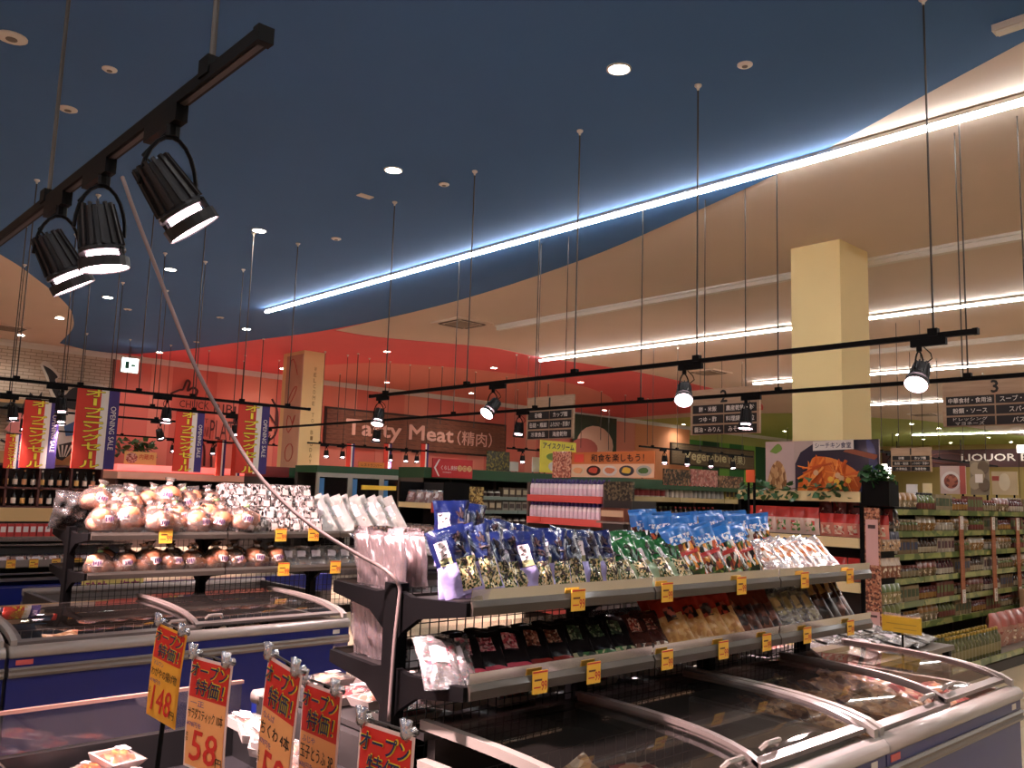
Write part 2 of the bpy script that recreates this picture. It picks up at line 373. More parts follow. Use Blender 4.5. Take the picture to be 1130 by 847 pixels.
# downlights
dl0 = thing('downlight', 'x', 'downlight', (0, 0, ZC), group='round ceiling downlights')
MB().lathe([(.10, -.004), (.10, -.022), (.083, -.024), (.083, -.006)], 20).build('trim_ring', m_white, dl0, True)
MB().cyl((0, 0, -.004), (0, 0, -.021), .082, n=20).build('lamp_disc', EM('downlight_glow', 'fff0dc', DOWN_E), dl0)
ld = bpy.data.lights.new('downlight', 'SPOT'); ld.energy = DOWN_W; ld.spot_size = math.radians(150); ld.spot_blend = 1.0; ld.color = (1, .93, .88); ld.shadow_soft_size = .08
lo = bpy.data.objects.new('lamp_light', ld); col.objects.link(lo); lo.parent = dl0; lo.location = (0, 0, -.05)
DL = [(683, 74, 'largest downlight, upper centre of the blue ceiling'), (434, 186, 'downlight in the middle of the blue ceiling'), (286, 253, 'blue-ceiling downlight left of the long light line'),
      (188, 296, 'blue-ceiling downlight beside the nearest track lamps'), (119, 327, 'blue-ceiling downlight near the beige curved zone'), (272, 362, 'blue-ceiling downlight above the opening-sale banners'), (176, 388, 'downlight where the blue ceiling meets the red'),
      (66, 350, 'right-hand downlight in the beige curved ceiling'), (23, 369, 'left-hand downlight in the beige curved ceiling'), (427, 387, 'red-ceiling downlight right of the lettered pillar'), (427, 421, 'lower red-ceiling downlight right of the lettered pillar'),
      (312, 406, 'red-ceiling downlight left of the lettered pillar'), (545, 405, 'red-ceiling downlight left of the second light line'), (520, 433, 'red-ceiling downlight above the meat sign'), (641, 421, 'red-ceiling downlight under the second light line'),
      (667, 452, 'red-ceiling downlight beside aisle sign one'), (749, 468, 'downlight left of aisle sign two'), (1006, 467, 'green-ceiling downlight right beside the cream pillar'), (990, 479, 'green-ceiling downlight nearest the pillar'), (1019, 484, 'low green-ceiling downlight above the small far aisle sign'),
      (1049, 488, 'low green-ceiling downlight above the liquor board'), (1036, 472, 'green-ceiling downlight beside the short light line'), (1063, 477, 'green-ceiling downlight left of centre under aisle sign three'), (1091, 482, 'green-ceiling downlight under aisle sign three'), (1116, 487, 'rightmost downlight in the green ceiling zone'), (866, 475, 'green-ceiling downlight left of the pillar')]
first = True
for px, py, lb in DL:
    p = P(px, py, z=ZC)
    if py < 500 and p.y > Y1-.4: p.y = Y1-.6
    if first: dl0.location = p; dl0['label'] = lb; first = False
    else: dup(dl0, p, label=lb)
for k, (x, y) in enumerate([(1.6, 1.2), (1.6, -2), (5.05, 1.1), (5.05, -2), (-2, -2), (-2, 1.2), (-2, 4.3), (-5, 8), (-2, 10.5), (1.5, 14.0), (11.5, 1), (18, 1), (25, 6)]):
    dup(dl0, (x, y, ZC), label='ceiling downlight outside the view')
# small ceiling roses, sprinklers, detectors, vents
rs = thing('ceiling_speaker', 'x', 'ceiling fitting', group='small round ceiling fittings')
MB().lathe([(.075, 0), (.075, -.008), (.06, -.016), (.03, -.018)], 16).build('rim', m_white, rs, True); MB().cyl((0, 0, -.014), (0, 0, -.022), .028, n=12).build('core', M('core_grey', '6a625c', .6), rs)
first = True
for px, py, s, lb in [(13, 41, 1.5, 'largest round pale fitting in the top left ceiling'), (75, 120, 1.1, 'pale round fitting beside the near hanging rod'), (121, 76, .8, 'small round sprinkler above the nearest track'), (822, 71, .8, 'small round sprinkler in the upper right blue ceiling'),
                      (490, 203, .8, 'small round sprinkler beside the tall hanging rod'), (371, 263, .9, 'round fitting low in the blue ceiling centre'), (141, 341, 1.0, 'round fitting near the far blue ceiling edge'), (243, 350, 1.0, 'round fitting above the nearest cable bend'), (217, 377, 1.0, 'round fitting on the blue edge by the red zone')]:
    p = P(px, py, z=ZC-.012)
    if first: rs.location = p; rs.scale = (s, s, 1); rs['label'] = lb; first = False
    else: dup(rs, p, label=lb, scale=(s, s, 1))
p = P(403, 216, z=ZC-.012); tag(MB().box(p.x-.09, p.x+.09, p.y-.05, p.y+.05, p.z-.01, p.z).build('detector_plate', m_white), 'small pale rectangular plate on the blue ceiling', 'ceiling fitting')
def vent(px, py, s, label):
    p = P(px, py, z=ZC); o = thing('air_vent', label, 'air vent', p, group='ceiling cassette vents')
    MB().box(-s, s, -s, s, -.03, 0).build('frame', m_beige, o); MB().box(-s*.55, s*.55, -s*.55, s*.55, -.045, -.03).build('grille', M('grille', '8a7a6a', .6), o)
    for a in range(4):
        q = MB().box(-s*.7, s*.7, s*.68, s*.85, -.034, -.029).build('slot', M('slot_dark', '4a3a30', .6), o); q.rotation_euler = (0, 0, a*math.pi/2)
vent(510, 356, .45, 'square air conditioning vent above the meat sign')
vent(782, 410, .45, 'square air vent beside aisle sign two')
vent(1020, 457, .45, 'distant air vent over the green ceiling edge')
vent(8, 361, .4, 'air vent at the left edge of the beige curve')
# emergency exit sign
p = P(143, 403, y=22.5); o = thing('exit_sign', 'white lit exit sign hanging before the red wall', 'sign', p)
MB().box(-.22, .22, -.03, .03, -.2, .2).build('case', m_white, o); MB().box(-.2, .2, -.035, -.03, -.18, .18).build('lit_face', EM('exit_glow', 'e8f4ee', 1.6), o)
MB().box(-.12, -.02, -.037, -.035, -.09, .09).build('running_figure', M('exit_green', '2f8a70', .5), o); MB().box(.03, .13, -.037, -.035, -.03, .03).build('arrow', M('exit_green', '2f8a70', .5), o)
MB().cyl((0, 0, .2), (0, 0, ZC-p.z), .012).build('hanger', m_rod, o)

# track spotlights
sp0 = thing('track_spotlight', 'x', 'spotlight', group='black track spotlights')
MB().box(-.016, .016, -.11, .11, -.045, -.0).build('driver_box', m_black, sp0)
MB().cyl((0, .06, -.04), (0, .06, -.075), .018, n=8).build('swivel', m_black, sp0)
yk = MB()
yk.tube([(s*.072*math.sin(t*math.pi/2/6*1.0+0), .06, -.075-.145*(1-math.cos(t*math.pi/2/6))) for s in (1,) for t in range(7)], .006, 5)
yk.tube([(-.072*math.sin(t*math.pi/12), .06, -.075-.145*(1-math.cos(t*math.pi/12))) for t in range(7)], .006, 5)
yk.build('yoke', m_black, sp0)
cb = MB().tube([(.0, .03, -.05), (.03, .0, -.09), (.05, .0, -.12), (.03, .03, -.15)], .004, 5).build('lead', m_black, sp0)
hd = MB().lathe([(.02, .075), (.046, .07), (.058, -.05), (.066, -.058), (.066, -.068), (.04, -.068)], 18)
for k in range(14):
    t = 2*math.pi*k/14; c, s = math.cos(t), math.sin(t); a = (-s*.004, c*.004)
    hd.add([(c*.04+a[0], s*.04+a[1], .078), (c*.04-a[0], s*.04-a[1], .078), (c*.052-a[0], s*.052-a[1], .078), (c*.052+a[0], s*.052+a[1], .078),
            (c*.05+a[0], s*.05+a[1], -.05), (c*.05-a[0], s*.05-a[1], -.05), (c*.066-a[0], s*.066-a[1], -.05), (c*.066+a[0], s*.066+a[1], -.05)],
           [(0, 1, 2, 3), (7, 6, 5, 4), (0, 4, 5, 1), (1, 5, 6, 2), (2, 6, 7, 3), (3, 7, 4, 0)])
hb = hd.build('lamp_head', M('lamp_head_black', '1a1719', .5, metal=.3), sp0, loc=(0, .06, -.215))
MB().cyl((0, 0, -.066), (0, 0, -.092), .045, n=16).build('inner_diffuser', EM('spot_glow', 'ffd6de', SPOT_E), hb)
MB().lathe([(.069, -.088), (.072, -.088), (.072, -.118), (.069, -.118), (.069, -.088)], 20).build('glare_ring', M('lamp_head_black', '1a1719', .5), hb)
MB().cyl((0, 0, -.100), (0, 0, -.114), .068, n=20).build('lens', EM('spot_glow', 'ffd6de', SPOT_E), hb)
for t in (0, math.pi): MB().box(-.006, .006, .06, .07, -.09, -.06).build('ring_bracket', m_black, hb).rotation_euler = (0, 0, t+.6)
ls = bpy.data.lights.new('spot_beam', 'SPOT'); ls.energy = SPOT_W; ls.spot_size = math.radians(62); ls.spot_blend = .9; ls.color = (1, .70, .70); ls.shadow_soft_size = .06
lo = bpy.data.objects.new('lamp_beam', ls); col.objects.link(lo); lo.parent = hb; lo.location = (0, 0, -.125)
sp_used = False
def spot(loc, rz, tilt, label, scale=1.0):
    """tilt = (rx, ry) of the lamp head"""
    global sp_used
    if not sp_used:
        sp_used = True; r = sp0; r.location = loc; r.rotation_euler = (0, 0, rz); r['label'] = label
    else: r = dup(sp0, loc, (0, 0, rz), label)
    r.scale = (scale,)*3
    for c in r.children:
        if c.name.startswith('lamp_head'): c.rotation_euler = (tilt[0], tilt[1], 0)
    return r
def track(p0, p1, rods, label, w=.034, rodr=.007):
    """a lighting track from p0 to p1 hung from rods at the given fractions"""
    p0 = Vector(p0); p1 = Vector(p1); L = (p1-p0).length; rz = math.atan2(p1.y-p0.y, p1.x-p0.x)
    o = thing('lighting_track', label, 'lighting track', p0, rz, group='hung black lighting tracks')
    MB().box(0, L, -w/2, w/2, 0, w).build('rail', m_black, o)
    MB().box(.01, L-.01, -w*.22, w*.22, -.003, .004).build('slot', M('slot_shade', '3a3433', .6), o)
    MB().box(-.015, .015, -w/2-.003, w/2+.003, -.003, w+.003).build('end_cap', m_black, o); MB().box(L-.015, L+.015, -w/2-.003, w/2+.003, -.003, w+.003).build('end_cap', m_black, o)
    h = ZC-p0.z-.012
    rod = MB().cyl((0, 0, w), (0, 0, h), rodr, n=6).mesh('hanger_rod', m_rod); rose = MB().lathe([(.03, 0), (.03, -.012), (.012, -.03), (.008, -.05)], 12).mesh('ceiling_rose', m_white)
    cl = MB().box(-.03, .03, -w/2-.006, w/2+.006, w*.4, w+.03).mesh('clamp', m_black)
    for f in rods:
        a = link('hanger_rod', rod, o, (f, 0, 0)); link('ceiling_rose', rose, a, (0, 0, h)); link('clamp', cl, a)
    return o
ZT = 2.66
# nearest track (upper left), running along Y
XA = .888
ya, yb = P(290, 50, x=XA).y, 7.6
yrod = [P(53, 222, x=XA).y, P(232, 92, x=XA).y]
track((XA, P(290, 50, x=XA).y, 2.675), (XA, yb, 2.675), [yrod[1]-ya, yrod[0]-ya, 3.6, 5.2], 'nearest black lighting track, crossing the top left corner', .036, .009)
for k, (px, py, tl, lb) in enumerate([(190, 145, (.12, .66), 'largest spotlight, right end of the nearest track'), (116, 182, (.05, .2), 'brightest spotlight, middle of the nearest track'), (68, 228, (.05, .55), 'spotlight at the left of the nearest track')]):
    q = P(px, py, x=XA); s = spot((XA, q.y+.0, 2.675), math.pi, tl, lb, 1.12)
    s.location.y = q.y+.06
for k, (yy, tl) in enumerate(((5.25, (-.14, 1.06)), (5.6, (-.08, .92)), (6.05, (.05, .75)))): spot((XA, yy, 2.675), math.pi, tl, 'spotlight on the nearest track outside the view, %s' % od(k))
# track B
XB = 5.65
yB0 = P(1077, 368, x=XB).y; yB1 = P(409, 438, x=XB).y
track((XB, yB0, 2.665), (XB, yB1, 2.665), [P(x, y, x=XB).y-yB0 for x, y in ((1030, 365), (769, 397), (634, 411), (515, 424), (425, 436))], 'long black lighting track in front of the cream pillar')
for px, tl, lb in ((1026, (-.05, .75), 'bright spotlight at the right end of the long track'), (762, (-.4, .7), 'bright spotlight in front of aisle sign two'), (549, (-.05, .8), 'spotlight tilted left on the long track, by the meat sign'), (423, (-.2, .3), 'spotlight at the left end of the long track')):
    spot((XB, P(px, 425, x=XB).y, 2.665), 0, tl, lb)
# track C
XC = 7.62
yC0 = P(1150, 417, x=XC).y; yC1 = P(288, 473, x=XC).y
track((XC, yC0, 2.65), (XC, yC1, 2.65), [P(x, y, x=XC).y-yC0 for x, y in ((1068, 410), (859, 430), (707, 440), (590, 455), (500, 463))], 'far black lighting track crossing behind the aisle signs')
for px, tl, lb in ((829, (.0, .1), 'spotlight in front of aisle sign two, right side'), (577, (.1, .0), 'spotlight left of aisle sign one'), (420, (.1, .1), 'spotlight over the meat lettering'), (298, (.3, .3), 'spotlight at the left end of the far track, beside a banner')):
    spot((XC, P(px, 450, x=XC).y, 2.65), 0, tl, lb)
# tracks along X at the left
def xtrack(pxa, pya, pxb, nrod, label, z=ZT, lamps=(), what='left'):
    y = P(pxa, pya, z=z).y; xa = P(pxa, pya, z=z).x; xb = P(pxb, pya+20, y=y).x; L = xb-xa
    track((xa, y, z), (xb, y, z), [L*(k+.5)/nrod for k in range(nrod)], label)
    for k, (px, tl) in enumerate(lamps):
        spot((P(px, 460, y=y).x, y, z), -math.pi/2, tl, '%s spotlight from the left on the %s' % (od(k), what))
    return y
yL1 = xtrack(-20, 417, 342, 6, 'black track passing above the tallest opening-sale banner', lamps=((60, (.1, .1)), (178, (0, 0))), what='track above the tallest banner')
yL2 = xtrack(-20, 434, 278, 6, 'second black track at left, just behind the banners', lamps=((8, (.1, 0)), (62, (0, 0)), (297-40, (.2, 0))), what='second left track')
yL3 = xtrack(-20, 449, 196, 4, 'third black track at left, before the fish mural', lamps=((23, (.1, .1)), (104, (.3, .2)), (174, (.4, .4))), what='third left track')
yL4 = xtrack(60, 476, 320, 6, 'fourth black track at left, before the salmon wall', lamps=((124, (0, 0)), (191, (0, 0)), (235, (0, 0))), what='fourth left track')
yL5 = xtrack(340, 489, 480, 6, 'low black track under the meat sign', lamps=((360, (0, 0)), (378, (0, 0)), (431, (0, 0)), (448, (0, 0)), (460, (0, 0))), what='track under the meat sign')
yL6 = xtrack(560, 495, 600, 3, 'short black track left of the ice cream poster', lamps=((576, (0, 0)),), what='short track by the ice cream poster')
yL7 = xtrack(706, 493, 830, 5, 'black track in front of the vegetable board', lamps=((732, (0, 0)), (757, (0, 0)), (783, (0, 0)), (807, (.2, 0))), what='track before the vegetable board')
xtrack(955, 497, 1100, 5, 'distant black track near the liquor board', lamps=((980, (0, 0)),), what='distant track by the liquor board')
# bare hanging rods over the red and green zones
hr = MB().cyl((0, 0, 0), (0, 0, 1.6), .012, n=5).mesh('hanging_rod', m_rod); hc = MB().cyl((0, 0, 1.57), (0, 0, 1.6), .03, n=8).mesh('rod_rose', m_white)
for k in range(26):
    if k < 14: x, y = 9.5+1.25*k+random.uniform(-.4, .4), random.choice((18.5, 20.5, 22.3))
    else: x, y = 33+.85*(k-14), random.choice((17.5, 19.0, 20.5, 22))
    o = thing('hanging_rod', 'thin rod hanging from the %s ceiling zone' % ('red' if k < 14 else 'green'), 'rod', (x, y, ZC-1.6), group='thin rods under the %s ceiling' % ('red' if k < 14 else 'green'))
    link('shaft', hr, o); link('rose', hc, o)
# ================================================================== SIGNS
def wood(name, a, b, sc_=6.0):
    if name in MATS: return MATS[name]
    m = bpy.data.materials.new(name); m.use_nodes = True; nt = m.node_tree; bs = nt.nodes['Principled BSDF']; bs.inputs['Roughness'].default_value = .6
    tc = nt.nodes.new('ShaderNodeTexCoord'); mp = nt.nodes.new('ShaderNodeMapping'); mp.inputs['Scale'].default_value = (.6, .6, 8)
    n = nt.nodes.new('ShaderNodeTexNoise'); n.inputs['Scale'].default_value = sc_; n.inputs['Detail'].default_value = 5
    cr = nt.nodes.new('ShaderNodeValToRGB'); cr.color_ramp.elements[0].color = lin(a); cr.color_ramp.elements[1].color = lin(b); cr.color_ramp.elements[0].position = .3; cr.color_ramp.elements[1].position = .7
    nt.links.new(tc.outputs['Object'], mp.inputs[0]); nt.links.new(mp.outputs[0], n.inputs['Vector']); nt.links.new(n.outputs['Fac'], cr.inputs[0]); nt.links.new(cr.outputs[0], bs.inputs['Base Color'])
    MATS[name] = m; return m
m_ink = M('ink_black', '17130f', .6); m_letter = M('letter_white', 'f0e6da', .6); m_plate = M('plate_black', '1c1614', .5)
m_signwood = wood('sign_wood', 'a58468', 'b8987c')
def aisle_sign(x, y0, y1, z0, z1, num, rows, label):
    """board facing -X; y0 is the left edge as seen (larger Y)"""
    yc = (y0+y1)/2; o = thing('aisle_sign', label, 'sign', (x, yc, z0)); w = abs(y0-y1); h = z1-z0
    MB().box(0, .03, -w/2, w/2, 0, h).build('board', m_signwood, o)
    MB().cyl((.015, -w*.3, h), (.015, -w*.3, ZC-z0-.01), .006, n=6).build('hanger_rod', m_rod, o); MB().cyl((.015, w*.3, h), (.015, w*.3, ZC-z0-.01), .006, n=6).build('hanger_rod', m_rod, o)
    text(num, (0, 0, h*.83), h*.2, h*.26, m_ink, '-x', o, keep=True, off=.03, depth=.004)
    pw, ph = w*.455, h*.185
    for c in range(2):
        for r in range(3):
            cy = (w*.235)*(1 if c == 0 else -1); cz = h*(.56-.225*r)
            q = MB().box(-.006, 0, cy-pw/2, cy+pw/2, cz-ph/2, cz+ph/2).build('plate', m_plate, o)
            s = rows[c][r]; n2 = '\n' in s
            text(s, (-.006, cy, cz), min(pw*.9, ph*.62*max(len(t) for t in s.split('\n'))), ph*(.88 if n2 else .6), m_letter, '-x', q, depth=.003, off=0 if n2 else .012, line=1.15 if n2 else .9)
    return o
XS = 8.0
a, b = P(582, 439, x=XS), P(632, 488, x=XS)
aisle_sign(XS, a.y, b.y, P(582, 485, x=XS).z, a.z, '1', (('砂糖', '缶詰・瓶詰', '冷凍食品'), ('カップ麺', 'ふりかけ・茶漬け', '海産乾物')), 'wood aisle sign numbered 1 above the milk-bottle display')
a, b = P(762, 480, x=XS), P(838, 425, x=XS)
aisle_sign(XS, a.y, b.y, a.z, b.z, '2', (('餅・米飯', 'つゆ・酢', '醤油・みりん'), ('農産乾物・粉', '料理調味・粒', 'みそ・だし')), 'wood aisle sign numbered 2 left of the cream pillar')
a = P(1041, 471, x=XS); b = P(1042, 421, x=XS)
aisle_sign(XS, a.y, a.y-.86, a.z, b.z, '3', (('中華食材・食用油', '粉類・ソース', 'ドレッシング\nマヨネーズ'), ('スープ・カレー', 'スパイス', 'パスタ')), 'wood aisle sign numbered 3 at the right edge')
XF = 16.0
a = P(983, 494, x=XF); b = P(1028, 520, x=XF)
aisle_sign(XF, a.y, b.y, b.z, a.z, '1', (('砂糖', '缶詰・瓶詰', '冷凍食品'), ('カップ麺', 'ふりかけ・茶漬け', '海産乾物')), 'small distant aisle sign numbered 1 before the liquor board')
# big boards on the back wall
def board(name, xa, xb, za, zb, mat, label, y=Y1-.12, plank=True, n=7, frame='2a1a14'):
    o = thing(name, label, 'sign', (xa, y, za)); w, h = xb-xa, zb-za
    MB().box(0, w, .0, .10, 0, h).build('frame', M('frame_'+frame, frame, .6), o)
    if plank:
        t = MB().box(.06, w-.06, -.02, 0, .004, (h-.12)/n-.004).mesh('plank', mat)
        for k in range(n): link('plank', t, o, (0, -.004*(k % 2), .06+k*(h-.12)/n))
    return o
m_plank = wood('plank_brown', '5d3524', '8a5840')
z1 = P(360, 448, y=Y1-.1).z; z0 = P(357, 491, y=Y1-.1).z; xa = P(358, 470, y=Y1-.1).x; xb = P(558, 480, y=Y1-.1).x
bo = board('meat_board', xa, xb, z0, z1, m_plank, 'dark wooden Tasty Meat board on the salmon back wall')
ax_, bx_ = P(381, 470, y=Y1-.1).x-xa, P(543, 480, y=Y1-.1).x-xa; hh = z1-z0
text('Tasty Meat', ((ax_+(bx_-ax_)*.70)/1-(bx_-ax_)*.35+.0, -.03, hh*.46), (bx_-ax_)*.70, hh*.52, M('letter_pink', 'e6b6a4', .6), '-y', bo, off=.032, depth=.02)
text('（精肉）', (ax_+(bx_-ax_)*.86, -.03, hh*.48), (bx_-ax_)*.26, hh*.42, M('letter_pink', 'e6b6a4', .6), '-y', bo, off=.012, depth=.02)
xa = P(740, 488, y=Y1-.1).x; xb = P(832, 496, y=Y1-.1).x; z1 = P(740, 487.6, y=Y1-.1).z; z0 = P(739, 512, y=Y1-.1).z; hh = z1-z0
bo = board('vegetable_board', xa, xb, z0, z1, wood('plank_grey', '6b5540', '8a7458'), 'weathered wooden Vegetable board on the green striped wall', frame='3a3024')
ax_, bx_ = P(754, 500, y=Y1-.1).x-xa, P(822, 505, y=Y1-.1).x-xa
text('Vegetable', (ax_+(bx_-ax_)*.33, -.03, hh*.42), (bx_-ax_)*.66, hh*.55, M('letter_cream', 'f0e2b8', .6), '-y', bo, off=.035, depth=.02)
text('（青果）', (ax_+(bx_-ax_)*.84, -.03, hh*.45), (bx_-ax_)*.28, hh*.44, M('letter_cream', 'e8d6a8', .6), '-y', bo, off=.012, depth=.02)
XL = 46.0
a = P(973, 497, x=XL); b = P(1160, 515, x=XL)
lq = thing('liquor_board', 'dark maroon LIQUOR board on the far right', 'sign', (XL, (a.y+b.y)/2, b.z)); w = a.y-b.y; h = a.z-b.z
MB().box(0, .1, -w/2, w/2, 0, h).build('board', M('maroon', '43201f', .6), lq)
for f in (-.4, 0, .4): MB().cyl((.05, w*f, h), (.05, w*f, ZC-b.z-.02), .03, n=6).build('hanger', m_rod, lq)
l0, l1 = P(1061, 500, x=XL).y, P(1158, 500, x=XL).y
text('LIQUOR BAR', (0, (l0+l1)/2-lq.location.y, h*.5), l0-l1, h*.46, m_letter, '-x', lq, off=.02, depth=.02)
e0 = P(1045, 505, x=XL)
MB().tube([(-.02, e0.y-lq.location.y+.9*math.cos(t*.449), h*.5+.3*h*math.sin(t*.449)) for t in range(15)], .03, 4).build('emblem', M('emblem_brown', '6a3a30', .6), lq)
# fish cut-out on the brick wall (a plain generic fish)
fp = lambda x, y: P(x, y, y=Y1-.3)
fo = thing('fish_cutout', 'black and white fish cut-out on the white brick wall', 'wall decoration', (0, Y1-.3, 0))
def cut(name, pts, mat, dy, t=.03, par=None):
    poly = [(p.x, p.z) for p in (fp(*q) for q in pts)]
    return MB().prism(poly, -dy-t, -dy, 'y').build(name, mat, par or fo)
m_fw = M('cut_white', 'cfc3b6', .7); m_fb = M('cut_black', '1c1a1b', .6)
cut('body_backing', smooth_path([(44, 402), (50, 398), (58, 405), (66, 415), (62, 420), (72, 432), (86, 426), (105, 424), (122, 430), (124, 455), (118, 480), (92, 490), (75, 500), (55, 498), (62, 470), (66, 450), (56, 436), (52, 420)], 3), m_fw, .0)
cut('dark_back', smooth_path([(47, 403), (56, 408), (63, 416), (60, 420), (70, 436), (80, 428), (104, 427), (118, 432), (104, 446), (88, 452), (70, 448), (58, 432), (53, 416)], 3), m_fb, .035)
cut('blue_stripe', [(70, 470), (84, 464), (107, 462), (108, 474), (90, 480), (72, 481)], M('cut_blue', '39557e', .6), .035)
cut('tail_fin', [(58, 492), (84, 486), (78, 500), (68, 508), (62, 506)], m_fb, .036)
cut('pink_belly', [(5, 474), (22, 452), (36, 456), (40, 472), (26, 482)], M('cut_pink', 'cf7f78', .7), .0)
for k in range(4): cut('fin_ray', [(62+k*5, 491), (64+k*5, 491), (66+k*2, 504), (65+k*2, 504)], m_fw, .067, .01)
cut('jaw_fin', [(22, 455), (33, 433), (40, 440), (46, 432), (44, 452), (34, 462)], m_fb, .02)
for q in ([(30, 438), (24, 452)], [(37, 442), (30, 455)], [(2, 450), (12, 444), (24, 452)], [(0, 485), (20, 495), (50, 492)]):
    MB().tube([fp(*s)-Vector((0, Y1-.3, 0))+Vector((0, -.05, 0)) for s in q], .03, 5).build('outline', m_fb, fo)
MB().box(fp(-20, 440).x, fp(28, 440).x, 0, .05, fp(10, 458).z, fp(10, 444).z).build('name_board', M('board_olive', '4a4030', .6), fo)
# cuts-of-meat line drawing on the salmon wall
wp = lambda x, y: P(x, y, y=Y1-.06)
cg = thing('wall_mural', 'black line drawing of a meat animal with lettering on the salmon wall', 'mural', (0, Y1-.06, 0))
m_line = M('mural_line', '4a2626', .7)
for q in ([(188.5, 434), (198, 430), (202, 429), (206, 420), (209.6, 422), (207, 431), (213, 427.5), (217.8, 431), (216, 437)], [(217, 482), (225, 492), (225, 514)], [(240, 490), (234, 497), (233, 515)], [(205, 470), (215, 482), (240, 488), (285, 488), (303, 480), (306, 455), (300, 440)], [(290, 489), (291, 514)]):
    q = smooth_path(q, 4); MB().tube([(wp(*s).x, -.01, wp(*s).z) for s in q], .032, 5).build('drawn_line', m_line, cg)
for s, x0, x1, y0, y1 in (('CHUCK', 198, 230, 441, 452), ('RIB', 236, 256, 445, 457), ('LOIN', 258, 305, 448, 470), ('KET', 218, 229, 461, 467), ('SHANK', 218, 230, 470, 482), ('PLATE', 232, 262, 463, 486), ('FLANK', 266, 296, 470, 484)):
    a, b = wp(x0, y0), wp(x1, y1)
    text(s, ((a.x+b.x)/2, 0, (a.z+b.z)/2), b.x-a.x, a.z-b.z, m_line, '-y', cg, off=.0, depth=.03)
# hanging sale banners (facing -Y)
m_bred = M('banner_red', 'd23a28', .7); m_bwh = M('banner_white', 'eadfd6', .7); m_bpu = M('banner_purple', '3a2a6e', .7); m_yel = M('letter_yellow', 'f4dc3c', .6)
def banner(px0, py0, px1, py1, y, label, txt=True):
    a, b = P(px0, py0, y=y), P(px1, py1, y=y); w, h = b.x-a.x, a.z-b.z
    o = thing('sale_banner', label, 'banner', (a.x, y, b.z), group='opening sale banners')
    MB().box(0, w*.56, -.008, .008, 0, h).build('red_cloth', m_bred, o); MB().box(w*.56, w*.74, -.008, .008, 0, h).build('white_cloth', m_bwh, o); MB().box(w*.74, w, -.008, .008, 0, h).build('purple_cloth', m_bpu, o)
    MB().cyl((0, 0, h), (w, 0, h), .012, n=6).build('top_bar', m_black, o)
    hz = max(ZT-b.z, h+.02)
    MB().cyl((w*.2, 0, h), (w*.2, 0, hz), .005, n=5).build('string', m_rod, o); MB().cyl((w*.8, 0, h), (w*.8, 0, hz), .005, n=5).build('string', m_rod, o)
    if txt:
        n = 8
        for k, ch in enumerate('オープニングセール'):
            ch2 = '｜' if ch == 'ー' else ch
            c = (w*.42, -.008, h*(.945-.111*k))
            sz = (w*.44, h*.085) if ch != 'ー' else (w*.07, h*.085)
            text(ch2, c, sz[0], sz[1], m_ink, '-y', o, off=.09, depth=.003); text(ch2, c, sz[0], sz[1], m_yel, '-y', o, off=.04, depth=.006)
        text('OPENING SALE', (w*.87, -.008, h*.52), h*.55, w*.13, m_bwh, parent=o, depth=.004, axes=((0, 0, -1), (1, 0, 0), (0, -1, 0)))
    return o
banner(86, 427, 125, 518, yL1, 'largest opening-sale banner in front of the fish mural')
banner(28, 440, 60, 517, yL2, 'opening-sale banner left of the largest one')
banner(7, 478, 22, 517, yL3, 'small opening-sale banner at the far left edge')
banner(195, 453, 221, 521, yL2, 'opening-sale banner over the left part of the line drawing')
banner(264, 445, 293, 523, yL1, 'opening-sale banner left of the lettered pillar')
for k, (px, yy) in enumerate(((243, yL4), (260, yL4), (386, yL5), (427, yL5), (468, yL5))):
    banner(px-3, 485 if k < 2 else 489, px+4, 525 if k < 2 else 517, yy, 'narrow distant sale banner, %s from the left' % od(k), txt=False)
